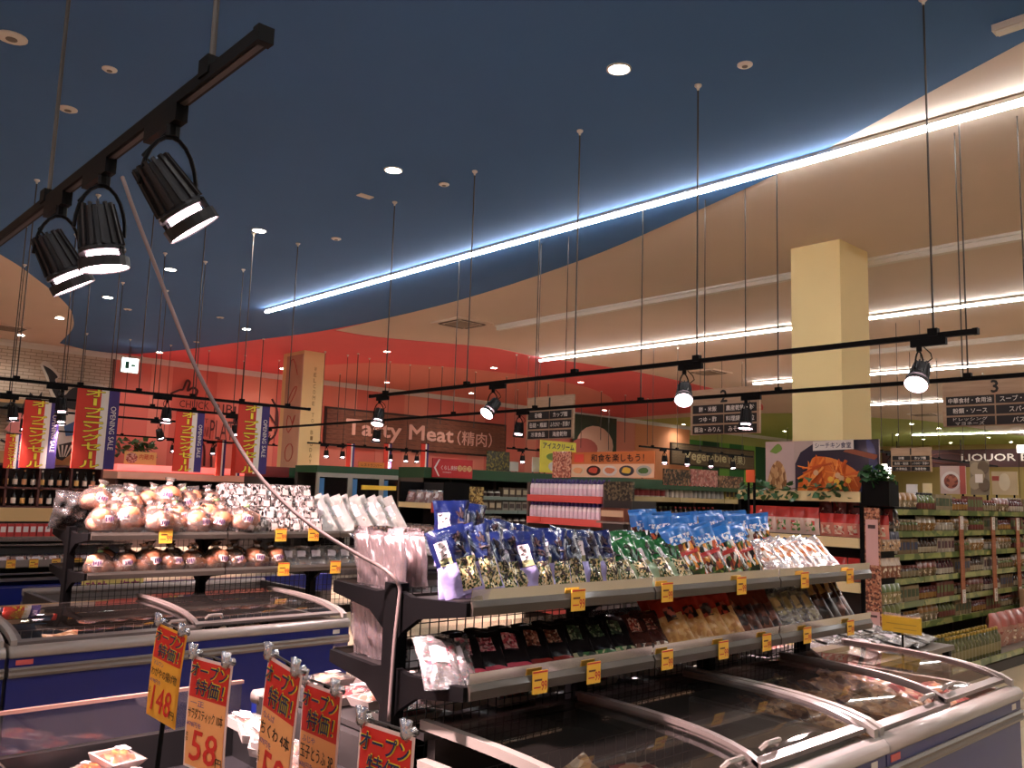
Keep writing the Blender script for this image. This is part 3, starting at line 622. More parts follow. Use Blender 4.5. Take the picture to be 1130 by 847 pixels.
# ================================================================== GONDOLAS AND FREEZERS
m_rail = M('price_rail', '4c443d', .38, metal=.35, coat=.2); m_railcl = FILM('rail_clear', solid=.03, solid_col='cfc4b8', gl=.0, bump=0)
m_shelf = M('shelf_steel', '2a2524', .5, metal=.3); m_wire = M('wire_black', '181516', .5, metal=.3)
m_tagy = M('price_yellow', 'f0b83c', .6); m_tagr = M('price_red', 'c8302a', .6); m_tagk = M('price_dark', '6a3a1a', .6)
def wire_panel(L, z0, z1, pitch=.04):
    b = MB(); n = int(L/pitch); r = .0016
    for i in range(n+1): x = i*L/n; b.box(x-r, x+r, -r, r, z0, z1)
    m = int((z1-z0)/pitch)
    for j in range(m+1): z = z0+j*(z1-z0)/m; b.box(0, L, -r-.003, r-.003, z-r, z+r)
    return b
def gondola(x0, y, nb, bw, label, zs=(1.222, .974), depth=(.38, .38), zbase=.62, ztop=1.29, lipx=None):
    """double-sided overhead shelf: spine at y, shelves towards -Y and +Y"""
    o = thing('overhead_shelf', label, 'shelf', (x0, y, 0))
    post = MB().box(-.025, .025, -.035, .035, 0, ztop).mesh('post', m_black)
    for k in range(nb+1): link('post', post, o, (k*bw, 0, 0))
    for s in (-1, 1):
        for z in zs:
            d = depth[0] if s < 0 else depth[1]
            br = MB().prism([(0, z+.05), (0, z-.15), (s*.05, z-.09), (s*.14, z-.035), (s*d, z), (s*d, z+.042), (s*.1, z+.03)], -.012, .012, 'x').mesh('bracket', m_black)
            for k in range(nb+1): link('bracket', br, o, (k*bw, 0, 0))
            for k in range(nb):
                MB().box(k*bw+.014, (k+1)*bw-.014, min(s*.035, s*d), max(s*.035, s*d), z+.012, z+.022).build('shelf_plate', m_shelf, o)
                r = MB().prism([(s*d, z), (s*(d+.012), z+.002), (s*(d+.014), z+.03), (s*(d+.004), z+.048), (s*d, z+.046)], k*bw+.004, (k+1)*bw-.004, 'x').build('price_rail', m_rail, o)
                MB().prism([(s*(d-.002), z+.045), (s*(d+.002), z+.045), (s*(d+.006), z+.082), (s*(d+.002), z+.082)], k*bw+.006, (k+1)*bw-.006, 'x').build('clear_guard', m_railcl, r)
    w = wire_panel(bw-.05, zbase, ztop-.02).mesh('wire_panel', m_wire)
    for k in range(nb): link('wire_panel', w, o, (k*bw+.025, 0, 0))
    for k in range(nb): MB().box(k*bw+.025, (k+1)*bw-.025, -.02, .02, zbase-.03, zbase+.03).build('base_beam', m_black, o)
    return o
GA_X, GA_Y, GA_W = 1.75, 2.43, .9
GB_X, GB_Y, GB_W = 1.83, 6.24, .91
gondola(GA_X, GA_Y, 3, GA_W, 'black overhead shelf unit of navy and blue snack bags, nearest the viewer')
gondola(GB_X, GB_Y, 3, GB_W, 'black overhead shelf unit of bread bags and silver packs at left')
def price_tag(x, y, z, label, group, n='99', s=1.0):
    o = thing('price_tag', label, 'price tag', (x, y, z), group=group)
    MB().box(-.034*s, .034*s, -.003, 0, -.036*s, .036*s).build('card', m_tagy, o)
    MB().box(-.034*s, .034*s, -.0036, -.003, .029*s, .034*s).build('red_band', m_tagr, o)
    MB().box(-.026*s, .008*s, -.0036, -.003, .004*s, .010*s).build('print_line', m_tagk, o); MB().box(-.028*s, .002*s, -.0036, -.003, -.018*s, -.014*s).build('print_line', m_tagr, o)
    text(n, (.018*s, -.003, -.012*s), .026*s, .03*s, m_tagr, '-y', o, off=.02, depth=.0008)
yl = GA_Y-.38-.016
for k, px in enumerate((638, 736, 818, 888, 938)):
    price_tag(P(px, 645, y=yl).x, yl, 1.248, 'yellow price tag on the upper front rail, %s from the left' % od(k), 'price tags on the near shelf unit')
for k, px in enumerate((596, 655, 736, 798, 846, 891, 939)):
    price_tag(P(px, 730, y=yl).x, yl, 1.0, 'yellow price tag on the lower front rail, %s from the left' % od(k), 'price tags on the near shelf unit')
yl = GB_Y-.38-.016
for k, px in enumerate((183, 310, 346)):
    price_tag(P(px, 590, y=yl).x, yl, 1.245, 'yellow price tag on the upper rail of the bread shelf, %s from the left' % od(k), 'price tags on the bread shelf unit', s=1.3)
for k, px in enumerate((313, 370)):
    price_tag(P(px, 628, y=yl).x, yl, .997, 'yellow price tag on the lower rail of the bread shelf, %s from the left' % od(k), 'price tags on the bread shelf unit', s=1.3)

m_fzw = M('freezer_white', '9a9088', .35, coat=.3); m_fzb = M('freezer_blue', '16226a', .35, coat=.2, var=.04, scale=2); m_fzg = M('freezer_grey', '766d66', .4, metal=.3)
m_liner = M('freezer_liner', '6e6862', .5); m_dark = M('freezer_dark', '2c2827', .5)
m_glass = FILM('lid_glass', tint='ebebe9', solid=.02, solid_col='b8aea6', gl=.06, bump=0, rough=.02)
m_lidf = M('lid_frame_grey', '736863', .35, metal=.2)
def lidprof(D, n=9, dz=0.0, y0=.02):
    """lid section from the front rail, arching up, to the rear"""
    pts = []
    for i in range(n+1):
        t = i/n; y = y0+(D-y0)*t**1.3; z = .755+dz+.075*(1-(1-t)**3.0)
        pts.append((y, z))
    return pts
def sweep(b, prof, xa, xb, th=.02):
    n = len(prof); vs = []
    for (y, z) in prof: vs += [(xa, y, z), (xb, y, z), (xb, y, z+th), (xa, y, z+th)]
    fs = [(0, 3, 2, 1), (4*n-4, 4*n-3, 4*n-2, 4*n-1)]
    for i in range(n-1):
        for k in range(4): fs.append((4*i+k, 4*i+(k+1) % 4, 4*i+4+(k+1) % 4, 4*i+4+k))
    return b.add(vs, fs)
def freezer(loc, L, D, label, flip=False, rz=None, lids=2, name='chest_freezer', deck=None):
    o = thing(name, label, 'freezer', loc, rz if rz is not None else (math.pi if flip else 0), group='blue and white chest freezers')
    MB().box(.02, L-.02, .05, D-.02, 0, .1).build('plinth', m_dark, o)
    MB().box(0, L, 0, .04, .1, .605).build('front_panel', m_fzb, o)
    MB().prism([(-.012, .605), (.04, .605), (.04, .655), (-.012, .655), (-.02, .645), (-.014, .632), (-.02, .62)], 0, L, 'x').build('bumper_rail', m_fzg, o)
    MB().box(0, L, -.004, .04, .655, .70).build('blue_stripe', m_fzb, o)
    MB().prism([(.04, .70), (.06, .70), (.06, .75), (.03, .757), (0, .752), (-.018, .735), (-.02, .71), (-.008, .70)], 0, L, 'x').build('top_rail', m_fzw, o, True)
    for x in (0, L-.04):
        MB().box(x, x+.04, .04, D, .1, .735).build('end_panel', m_fzw if deck is None else m_dark, o)
        if deck is None: e = MB(); sweep(e, lidprof(D, dz=.0), x+.005, x+.035, .03); e.build('end_frame', m_fzw, o)
    MB().box(.04, L-.04, D-.04, D, .1, .80 if deck is None else .6).build('rear_panel', m_dark, o)
    if deck is None: MB().box(0, L, D-.03, D+.02, .80, .825).build('rear_rail', m_dark, o)
    else: MB().box(.04, L-.04, .06, D-.04, deck-.02, deck).build('display_deck', m_dark, o)
    MB().box(.04, L-.04, .06, D-.04, .30, .32).build('liner_floor', m_liner, o); MB().box(.04, L-.04, .04, .06, .3, .70).build('liner_front', m_liner, o)
    if deck is not None: return o
    w = wire_panel(L-.1, .33, .68, .06); q = w.build('wire_basket', M('wire_grey', '8a8480', .4, metal=.5), o, loc=(.05, D-.06, 0))
    g = L-.08
    for k in range(lids):
        xa, xb = .04+g*k/lids-(.02 if k else 0), .04+g*(k+1)/lids+(.02 if k < lids-1 else 0); dz = .004+.018*(k % 2)
        pr = lidprof(D-.03, dz=dz, y0=.06)
        gl = MB(); nn = len(pr)
        gl.add([(x, y, z) for (y, z) in pr for x in (xa+.02, xb-.02)], [(2*i, 2*i+1, 2*i+3, 2*i+2) for i in range(nn-1)])
        G = gl.build('glass_lid', m_glass, o, True)
        for x in (xa, xb-.028):
            e = MB(); sweep(e, [(y, z-.004) for y, z in pr], x, x+.028, .016); e.build('lid_frame', m_lidf, G)
        e = MB(); sweep(e, [(pr[0][0]-.01, pr[0][1]-.006), (pr[0][0]+.025, pr[0][1]+.004)], xa, xb, .016); e.build('lid_front_bar', m_lidf, G)
        xm = xb-.13 if k == 0 else xa+.13
        MB().tube([(xm-.05, .10, .785+dz), (xm-.04, .085, .805+dz), (xm+.04, .085, .805+dz), (xm+.05, .10, .785+dz)], .009, 6).build('handle', m_fzw, G)
    MB().box(L-.12, L-.07, -.0065, -.004, .665, .69).build('label_plate', m_white, o); MB().box(.03, .11, -.0065, -.004, .665, .69).build('badge', M('badge_red', 'd0605a', .5), o)
    return o
FA_Y, FB_Y = 1.46, 4.96
freezer((3.27, FA_Y, 0), 1.46, .87, 'chest freezer with glass lids at the lower right corner')
freezer((1.79, FA_Y, 0), 1.47, .87, 'dark-lidded chest freezer below the near shelf, bottom centre')
freezer((3.2, 3.46, 0), 1.42, .98, 'chest freezer of meat trays behind the near shelf, left part', flip=True, deck=.76)
freezer((4.66, 3.46, 0), 1.45, .98, 'chest freezer of meat trays behind the near shelf, right part', flip=True, deck=.76)
freezer((1.22, FB_Y, 0), 1.98, 1.05, 'chest freezer with a blue front below the bread shelf')
freezer((-.78, FB_Y, 0), 1.98, 1.05, 'chest freezer at the left edge beside the blue-fronted one')
freezer((3.9, 7.55, 0), 2.0, 1.05, 'open chiller behind the bread shelf', flip=True, deck=.58)

# ------------------------------------------------------------------ pouches and packs
def wob(u, v, s): return math.sin(u*9+s*3.1+v*5)*math.cos(v*11+s*1.7-u*4)
def pouch_fn(w, h, d, seed, flat=.0, crinkle=.45):
    def S(u, v, side):
        a = max(0.0, math.sin(math.pi*u))**.55; b = (max(0.0, math.sin(math.pi*min(1, (v+.02)/1.0*.93)))**.6) if v < .93 else 0.0
        t = d*.5*a*b*(1+crinkle*wob(u, v, seed+side))+crinkle*.009*a*b*(math.sin(19*u+7*v+seed)*math.sin(13*v-5*u+2*seed)+.6*math.sin(31*v+11*u+side))
        ww = w*(1-.06*b)
        x = (u-.5)*ww; y = (-t if side < 0 else t)+.012*wob(u*.5, v*.7, seed)*(1 if v > .5 else .3)
        return (x, y, v*h)
    return S
def pouch_kind(w, h, d, bands, patches=(), seed=0, nu=12, nv=16, crinkle=.45):
    """bands: (part name, v0, v1, material) wrapped right round; patches: (name, u0, u1, v0, v1, material) on the front"""
    S = pouch_fn(w, h, d, seed, crinkle=crinkle); out = []
    for (nm, v0, v1, m) in bands:
        b = MB(); n = max(2, round(nv*(v1-v0)))
        b.sheet(lambda u, v: S(u, v0+(v1-v0)*v, -1), nu, n); b.sheet(lambda u, v: S(1-u, v0+(v1-v0)*v, 1), nu, n)
        out.append((nm, b.mesh(nm, m, True), 0))
    for (nm, u0, u1, v0, v1, m) in patches:
        b = MB(); b.sheet(lambda u, v: (lambda q: (q[0], q[1]-.0022, q[2]))(S(u0+(u1-u0)*u, v0+(v1-v0)*v, -1)), 7, 7)
        out.append((nm, b.mesh(nm, m, True), 0))
    return out
def put(name, kind, loc, rot, label, cat, group, s=1.0):
    o = bpy.data.objects.new(name, None); o.empty_display_size = .05; col.objects.link(o)
    o.location = loc; o.rotation_euler = rot; o.scale = (s, s, s) if isinstance(s, (int, float)) else s
    tag(o, label, cat, group)
    for nm, me, _ in kind:
        c = bpy.data.objects.new(nm, me); col.objects.link(c); c.parent = o
    return o
def glyph(p, w, h, s=0, n=5):
    """brush-like marks for print too small to read, returned as a mesh builder on a face at y"""
    rg = random.Random(s); b = MB()
    return b
def shiny(n, h, r=.22, b=.35, bs=30): return M(n, h, r, coat=.7, bump=b, bscale=bs, var=.06, scale=12)
m_navy = shiny('bag_navy', '0d1640'); m_lav = shiny('bag_lavender', 'a39acb'); m_labelw = M('bag_label', 'e6d6da', .45, coat=.4)
m_olive = M('bag_olive', '8f8c62', .5, coat=.3); m_food1 = PM('bag_seaweed', ['4a5a34', 'c9ac78', '2e4028', 'b8a880', 'd8cca8', '26301e'], 190, (1, 1, .7), rough=.2, coat=.7)
m_clr = FILM('bag_clear', solid=.14, solid_col='f4eae8', gl=.2, bump=.9, bscale=38); m_inkb = M('ink_brown', '2a1a1a', .5)
def wakame(seed, main, low):
    k = pouch_kind(.14, .225, .06, [('lower_film', 0, .46, low), ('printed_front', .46, .86, main), ('top_seal', .86, 1.0, main)],
                   [('label', .08, .38, .56, .80, m_labelw), ('stamp', .08, .38, .46, .56, m_olive), ('food_window', .46, .95, .05, .50, m_food1)], seed)
    S = pouch_fn(.14, .225, .06, seed)
    b = MB()   # brushed characters down the right side
    for (u, v, sz) in ((.66, .80, .085), (.70, .64, .085), (.72, .46, .08), (.74, .28, .07)):
        for q in range(4):
            uu = u+random.uniform(-.09, .09); vv = v+random.uniform(-.045, .045); ang = random.uniform(0, 3.1)
            pts = []
            for t in (-1, 0, 1):
                c = S(min(.97, max(.4, uu+t*.07*math.cos(ang))), min(.97, vv+t*.05*math.sin(ang)), -1); pts.append((c[0], c[1]-.003, c[2]))
            b.tube(pts, .0032, 4)
    k.append(('brush_lettering', b.mesh('brush_lettering', m_inkb), 0))
    b = MB()
    for j in range(5):
        c = S(.22+.09*((j % 2)-.5), .54+.055*j, -1); b.tube([(c[0]-.008, c[1]-.004, c[2]), (c[0]+.006, c[1]-.004, c[2]+.006)], .002, 4)
    k.append(('label_print', b.mesh('label_print', m_inkb), 0))
    return k
navy = [wakame(i, m_navy, m_lav) for i in range(4)]
greenb = [wakame(i+9, shiny('bag_green', '1f5a2c'), shiny('bag_palegreen', 'a8bc98')) for i in range(2)]
m_sky = shiny('bag_sky', '2f74c4'); m_mix = PM('bag_mixed', ['2a2422', 'c05a38', 'e0d8c8', '4a6a30', 'd89040', '1e1a1c', '6a2a2a', '30401e', 'e8e0dc', '8a5a3a'], 80, (1, 1, .4), rough=.2, coat=.6)
def skybag(seed):
    return pouch_kind(.155, .27, .05, [('food_front', 0, .72, m_mix), ('sky_header', .72, .90, m_sky), ('top_seal', .90, 1.0, m_sky)],
                      [('white_print', .12, .88, .66, .80, PM('print_whiteblue', ['f0eef4', '3f86cf', '2a58a8', 'e8e6ee', '3f86cf'], 110, rough=.3)), ('red_ribbon', .1, .9, .46, .53, M('print_redribbon', 'b8302c', .3, coat=.6)), ('leaf_patch', .2, .8, .04, .20, PM('print_leaf', ['3a5a20', '2a4018', '7a8a3a', '1e2a14'], 40))], seed)
sky = [skybag(i) for i in range(3)]
def clearpack(seed, food, w=.13, h=.20, lab=None, film=None):
    k = pouch_kind(w, h, .025, [('contents', .05, .85, food)], [], seed, crinkle=.1)
    k += pouch_kind(w*1.05, h, .034, [('film', 0, 1.0, film or m_clr)], [('label', .3, .75, .45, .75, lab or m_labelw)], seed)
    return k
pinkp = [clearpack(i, PM('pack_pinkfood', ['f4dcd6', 'd89880', 'fbeae4', 'e8b8a4', 'fff4f0'], 34, (1, 1, .4)), .12, .24, PM('label_orange', ['d8703a', 'f0d8c8', 'e8a070'], 50), FILM('film_rosewhite', solid=.35, solid_col='ffece6', gl=.3, bump=.9, bscale=30)) for i in range(3)]
zt, zl = 1.222+.023, .974+.023
yF = GA_Y
def lean(x, ang, side=0.0, spin=0.0): return (-ang, side, spin)
# upper shelf, front side ------------------------------------------------
n = 0
rg = random.Random(3)
def xs_on(pxs, py, y): return [P(px, py, y=y).x for px in pxs]
yfr = GA_Y-.27
front = xs_on((512, 522, 532, 553, 574, 594, 615, 635, 656, 675), 655, yfr)
for k, x in enumerate(front):
    put('seaweed_bag', navy[k % 4], (x, yfr+rg.uniform(-.02, .03), zt+(.03 if k < 3 else .008)), (-.22-rg.uniform(0, .12), (-.28+.03*k if k < 6 else -.06+rg.uniform(-.15, .1)), rg.uniform(-.45, -.15)), 'navy seaweed bag, %s from the left in the front row' % od(k), 'snack bag', 'navy seaweed bags on the upper shelf')
mid = xs_on((505, 540, 575, 610, 645), 640, GA_Y-.15)
for k, x in enumerate(mid):
    put('seaweed_bag', navy[(k+1) % 4], (x, GA_Y-.15, zt), (-.2, rg.uniform(-.1, .1), -.2), 'navy seaweed bag, %s from the left in the middle row' % od(k), 'snack bag', 'navy seaweed bags on the upper shelf')
bk = xs_on((500, 517, 545, 570, 600, 632, 655), 600, GA_Y-.06)
for k, x in enumerate(bk):
    put('seaweed_bag', navy[(k+2) % 4], (x, GA_Y-.06+.02*(k % 2), zt+(.10, .095, .06, .05, .03, .03, .0)[k]), (-.12 if k < 2 else -.5, rg.uniform(-.05, .1)+.12*k*.3, -.25), 'navy seaweed bag, %s from the left in the raised back row' % od(k), 'snack bag', 'navy seaweed bags on the upper shelf')
for k, (px, yy, dz) in enumerate(((692, yfr, 0), (712, yfr, 0), (734, yfr+.02, 0), (755, yfr+.02, 0), (705, GA_Y-.14, .02), (735, GA_Y-.14, .02))):
    put('seaweed_bag', greenb[k % 2], (P(px, 650, y=yy).x, yy, zt+dz), (-.55, -.35 if k < 4 else -.1, -.3), 'green-edged seaweed bag, %s counting front row first' % od(k), 'snack bag', 'green seaweed bags on the upper shelf')
for k, (px, yy, dz) in enumerate(((770, yfr+.02, 0), (795, yfr, 0), (815, yfr, 0), (832, yfr+.02, 0), (735, GA_Y-.12, .03), (765, GA_Y-.10, .03), (795, GA_Y-.10, .04), (820, GA_Y-.09, .04), (845, GA_Y-.10, .03), (720, GA_Y-.05, .04))):
    put('seafood_mix_bag', sky[k % 3], (P(px, 645, y=yy).x, yy, zt+dz), (-.35 if k < 4 else -.2, -.28 if k < 4 else -.08, -.3), 'sky-blue topped snack bag, %s counting front row first' % od(k), 'snack bag', 'sky-blue snack bags on the upper shelf')
for k in range(8):
    x = P(862, 640, y=yfr).x+k*.072
    put('clear_snack_pack', pinkp[k % 3], (min(x, 4.42), yfr-.03, zt), (-.75, -.3, -.25), 'glossy clear pack with orange label, %s from the left, upper shelf right end' % od(k), 'snack pack', 'glossy clear packs at the right end')
# lower shelf, front side ------------------------------------------------
def lowkind(nm, main, food, lab, seed, w=.12, h=.21):
    return pouch_kind(w, h, .03, [('printed_front', .24, .90, main), ('food_window', 0, .24, food), ('top_seal', .90, 1.0, main)], [('label', .25, .72, .50, .80, lab)], seed, crinkle=.15)
m_bk = shiny('bag_black', '1b1618')
LK = {
 'silver': (lambda s: clearpack(s, PM('pack_silver', ['8a7a7a', '3a2a2c', 'a89494', 'b04a5c', '201618', '5a4648'], 70), .13, .2), 'silver and pink candy pack'),
 'pink': (lambda s: lowkind('p', m_bk, shiny('bag_rose', 'c8465a'), PM('lab_rose', ['d46a78', 'e8a0a4', 'c84a5c', 'f0c8c8', '6a2430'], 120), s), 'black pack with a rose pink label'),
 'red': (lambda s: lowkind('r', m_bk, shiny('bag_darkred', '8a2620'), PM('lab_brownred', ['8a4a3a', 'b8806a', '6a2c22', 'd8b8a0', '3a1814'], 120), s), 'black pack with a dull red label'),
 'green': (lambda s: lowkind('g', m_bk, PM('win_green', ['2a5a2a', '1a2a1a', 'b8b08a', '3a7038'], 50), PM('lab_darkgreen', ['2c4630', '4a6a48', '1c2c1e', 'a8b090', '16201a'], 120), s), 'black pack with a dark green label'),
 'brown': (lambda s: lowkind('b', shiny('bag_brown', '4a2620'), PM('win_white', ['d8ccb8', '6a3a24', '2a1a14', 'e8e0d0'], 60), PM('lab_red2', ['a84434', 'd89a80', '7a2a20', '3a1a14', 'e0c0a8'], 120), s), 'brown pack with a red label'),
 'tan': (lambda s: pouch_kind(.13, .23, .045, [('food_window', 0, .62, PM('win_tan', ['d8a058', 'c88a48', 'e0b070'], 60)), ('red_header', .62, .90, shiny('bag_red', 'b83a2c')), ('top_seal', .9, 1, shiny('bag_red', 'b83a2c'))], [('brush_mark', .3, .72, .5, .75, PM('mark_dark', ['3a1e14', 'c05038', '2a140e'], 50))], s), 'tan snack pack with a red top'),
 'jerky': (lambda s: pouch_kind(.09, .24, .04, [('food_window', 0, .6, PM('win_jerky', ['3a1c14', '5a2c1c', '7a4028', '24120e'], 40)), ('header', .6, 1, shiny('bag_rust', '7a3420'))], [], s), 'narrow dark jerky pack with a rust top'),
 'olive': (lambda s: clearpack(s, PM('pack_olive', ['6a5a34', '8a7a4a', '4a3c22', 'a89a64'], 35), .11, .22, M('lab_tan', 'c0a468', .4)), 'olive brown clear pack'),
 'dark': (lambda s: pouch_kind(.14, .25, .05, [('food_window', 0, .5, PM('win_darkb', ['2a1a14', '3c2418', '1a100c', '5a3420'], 30)), ('header', .5, 1, shiny('bag_cocoa', '4a2c1c'))], [('tan_label', .25, .8, .62, .85, M('lab_ochre', 'a87a3c', .4))], s), 'tall cocoa brown pack with an ochre label'),
}
KC = {k: [v[0](s) for s in range(2)] for k, v in LK.items()}
seq = [('silver', 490), ('silver', 506), ('pink', 520), ('pink', 545), ('pink', 572), ('red', 597), ('red', 620), ('green', 645), ('green', 668), ('green', 690), ('brown', 712), ('brown', 728), ('tan', 758), ('tan', 780), ('tan', 798), ('tan', 815), ('jerky', 828), ('jerky', 840), ('jerky', 852), ('jerky', 862),
       ('olive', 874), ('olive', 884), ('olive', 895), ('olive', 905), ('dark', 915), ('dark', 924), ('dark', 933), ('dark', 942)]
cnt = {}
for kd, px in seq:
    i = cnt.get(kd, 0); cnt[kd] = i+1
    flat = kd in ('silver', 'pink', 'red', 'green', 'brown')
    x = P(px, 745, y=GA_Y-.3).x
    put('snack_pack', KC[kd][i % 2], (min(x, 4.38), GA_Y-(.31 if flat else .29), zl+.004), (-.85 if flat else -.55, -.25 if not flat else 0, -.35), '%s, %s from the left on the lower shelf' % (LK[kd][1], od(i)), 'snack pack', kd+' packs on the lower shelf')
    if not flat: put('snack_pack', KC[kd][(i+1) % 2], (min(x+.02, 4.38), GA_Y-.17, zl+.004), (-.4, -.15, -.3), '%s, %s in the lower back row' % (LK[kd][1], od(i)), 'snack pack', kd+' packs on the lower shelf')
# back side of the near shelf: stick packs at the end, flat packs beyond ---
m_stick = M('stick_pink', 'f2dcdc', .5, var=.05)
def stickpack(seed, h=.22):
    b = MB(); rg2 = random.Random(seed); out = []
    for j in range(2): b.add([], [])
    for j in range(4):
        x = -.036+.024*j; c = MB().tube([(x, .0, .01), (x+.004, .006, h*.5), (x+rg2.uniform(-.006, .006), 0, h*.86)], .0105, 6); out.append(('stick', c.mesh('stick', m_stick, True), 0))
    out += pouch_kind(.11, h, .04, [('film', 0, 1, FILM('film_pink', solid=.10, solid_col='f0d8dc', gl=.12, bump=.5))], [], seed)
    return out
stk = [stickpack(i) for i in range(2)]
for t, (z, nn) in enumerate(((zt, 6), (zl, 5))):
    for k in range(nn):
        put('stick_snack_pack', stk[k % 2], (GA_X+.075+(k//3)*.09, GA_Y+.32-.095*(k % 3)-.02, z+.002), (.12, .0, -math.pi/2+.1*(k % 3)), 'pale pink stick pack, %s on the end of the %s back shelf' % (od(k), 'upper' if t == 0 else 'lower'), 'snack pack', 'pale pink stick packs on the shelf end')
flatp = [clearpack(i+4, PM('pack_palefood', ['e8dcc8', 'd8c0a8', 'f0e8dc', 'b89878'], 25), .19, .26) for i in range(2)]
for k in range(16):
    put('flat_clear_pack', flatp[k % 2], (2.02+.17*(k % 8), GA_Y+.36-.02*(k//8), zt+.045+.055*(k//8)), (1.32, 0, math.pi), 'flat clear pack on the far side of the upper shelf, %s' % od(k), 'snack pack', 'flat clear packs on the far side')
# ================================================================== END CHILLER, PRICE CARDS, CABLE
ch = thing('display_chiller', 'low open chiller with black tray floor and price cards, bottom left corner', 'chiller', (.72, .95, 0))
CW, CD = .98, 2.46
MB().box(.02, CW-.02, .02, CD-.02, 0, .1).build('plinth', m_dark, ch)
for n_, a in (('front_panel', (0, .04, 0, CD)), ('rear_panel', (CW-.04, CW, 0, CD)), ('side_panel', (.04, CW-.04, 0, .04)), ('side_panel', (.04, CW-.04, CD-.04, CD))):
    MB().box(a[0], a[1], a[2], a[3], .1, .66).build(n_, M('chiller_black', '1d1b1c', .4), ch)
MB().box(.04, CW-.04, .04, CD-.04, .50, .53).build('tray_floor', M('tray_black', '19171a', .45), ch)
m_acr = FILM('acrylic', tint='f0eeee', solid=.05, solid_col='d8ccc8', gl=.06, bump=0, rough=.03)
MB().box(.005, CW-.005, CD-.02, CD-.012, .66, .80).build('acrylic_guard', m_acr, ch); MB().box(.01, .018, .005, CD-.025, .66, .76).build('acrylic_guard', m_acr, ch)
MB().box(0, CW, CD-.026, CD-.006, .80, .812).build('guard_rail', M('rail_pink', 'b08a7e', .35, metal=.4), ch)
for k in range(5): MB().box(.06+.09*k, .075+.09*k, .1, CD-.6, .531, .545).build('rack_bar', m_black, ch)
m_foam = M('foam_tray', 'bfb2ac', .6); m_meat = PM('meat_orange', ['c85c30', 'b04424', 'd87c4c', 'a03820'], 70, (1, .4, 1), rough=.3)
m_redm = PM('meat_red', ['b83a3a', 'd86a64', '9a2a2c', 'e8b0a4'], 36, rough=.3); m_film = FILM('tray_film', solid=.05, gl=.12, bump=.3)
def tray_kind(food, w=.2, d=.14, h=.035, lab=True):
    out = []
    b = MB()
    b.add([(-w/2+.015, -d/2+.015, 0), (w/2-.015, -d/2+.015, 0), (w/2-.015, d/2-.015, 0), (-w/2+.015, d/2-.015, 0), (-w/2, -d/2, h), (w/2, -d/2, h), (w/2, d/2, h), (-w/2, d/2, h),
           (-w/2+.012, -d/2+.012, h), (w/2-.012, -d/2+.012, h), (w/2-.012, d/2-.012, h), (-w/2+.012, d/2-.012, h), (-w/2+.02, -d/2+.02, .008), (w/2-.02, -d/2+.02, .008), (w/2-.02, d/2-.02, .008), (-w/2+.02, d/2-.02, .008)],
          [(0, 3, 2, 1)]+[(i, (i+1) % 4, 4+(i+1) % 4, 4+i) for i in range(4)]+[(4+i, 4+(i+1) % 4, 8+(i+1) % 4, 8+i) for i in range(4)]+[(8+i, 8+(i+1) % 4, 12+(i+1) % 4, 12+i) for i in range(4)]+[(12, 13, 14, 15)])
    out.append(('tray', b.mesh('tray', m_foam), 0))
    b = MB(); b.sheet(lambda u, v: ((u-.5)*(w-.035), (v-.5)*(d-.035), .012+h*1.15*(max(0, math.sin(math.pi*u)*math.sin(math.pi*v)))**.35+.006*math.sin(u*17+v*5)*math.cos(v*13)), 10, 7)
    out.append(('meat', b.mesh('meat', food, True), 0))
    b = MB(); b.sheet(lambda u, v: ((u-.5)*w, (v-.5)*d, h+.001+h*.45*(max(0, math.sin(math.pi*u)*math.sin(math.pi*v)))**.4+.002*math.sin(u*23)*math.sin(v*19)), 10, 7)
    out.append(('cling_film', b.mesh('cling_film', m_film, True), 0))
    if lab: out.append(('label', MB().box(w*.12, w*.42, d*.08, d*.38, h*1.40, h*1.41).mesh('label', m_labelw), 0))
    return out
tr_or, tr_red = tray_kind(m_meat, .17, .12, .03), tray_kind(m_redm, .22, .15)
tr_pale = tray_kind(PM('meat_pale', ['e8b49c', 'd89478', 'f0d0c0', 'c87c60'], 30), .2, .14)
for k, (px, py, r, tl) in enumerate(((62, 850, .4, .05), (98, 842, .9, .1), (128, 833, .5, .25), (156, 842, 1.1, .12), (30, 860, .2, 0), (88, 862, .6, .0), (118, 858, .4, 0))):
    q = P(px, py, z=.64); put('meat_tray', tr_or, (q.x, q.y, .57+.02*(k % 3)), (tl, .12, r), 'orange fish tray in the bottom left chiller, %s' % od(k), 'food tray', 'orange trays in the near chiller')
for k, (px, py, z) in enumerate(((362, 812, .70), (385, 790, .72), (400, 772, .74), (420, 785, .72), (372, 776, .74), (408, 800, .7), (395, 822, .66))):
    q = P(px, py, z=z); put('meat_pack', tr_pale, (min(q.x, 1.6), q.y, z-.06), (.25, -.2, .7+.3*k), 'pale pink meat pack behind the price cards, %s' % od(k), 'food tray', 'pale meat packs in the near chiller')
m_cor = M('card_orange', 'f7a868', .55); m_cye = M('card_amber', 'f2a832', .55); m_crd = M('card_red', 'd8281f', .55); m_cwh = M('card_border', 'f2d0c8', .5); m_cpu = M('card_purple', '4a3a8c', .6)
m_clip = FILM('clip_clear', solid=.35, solid_col='e8d8dc', gl=.3, bump=.2)
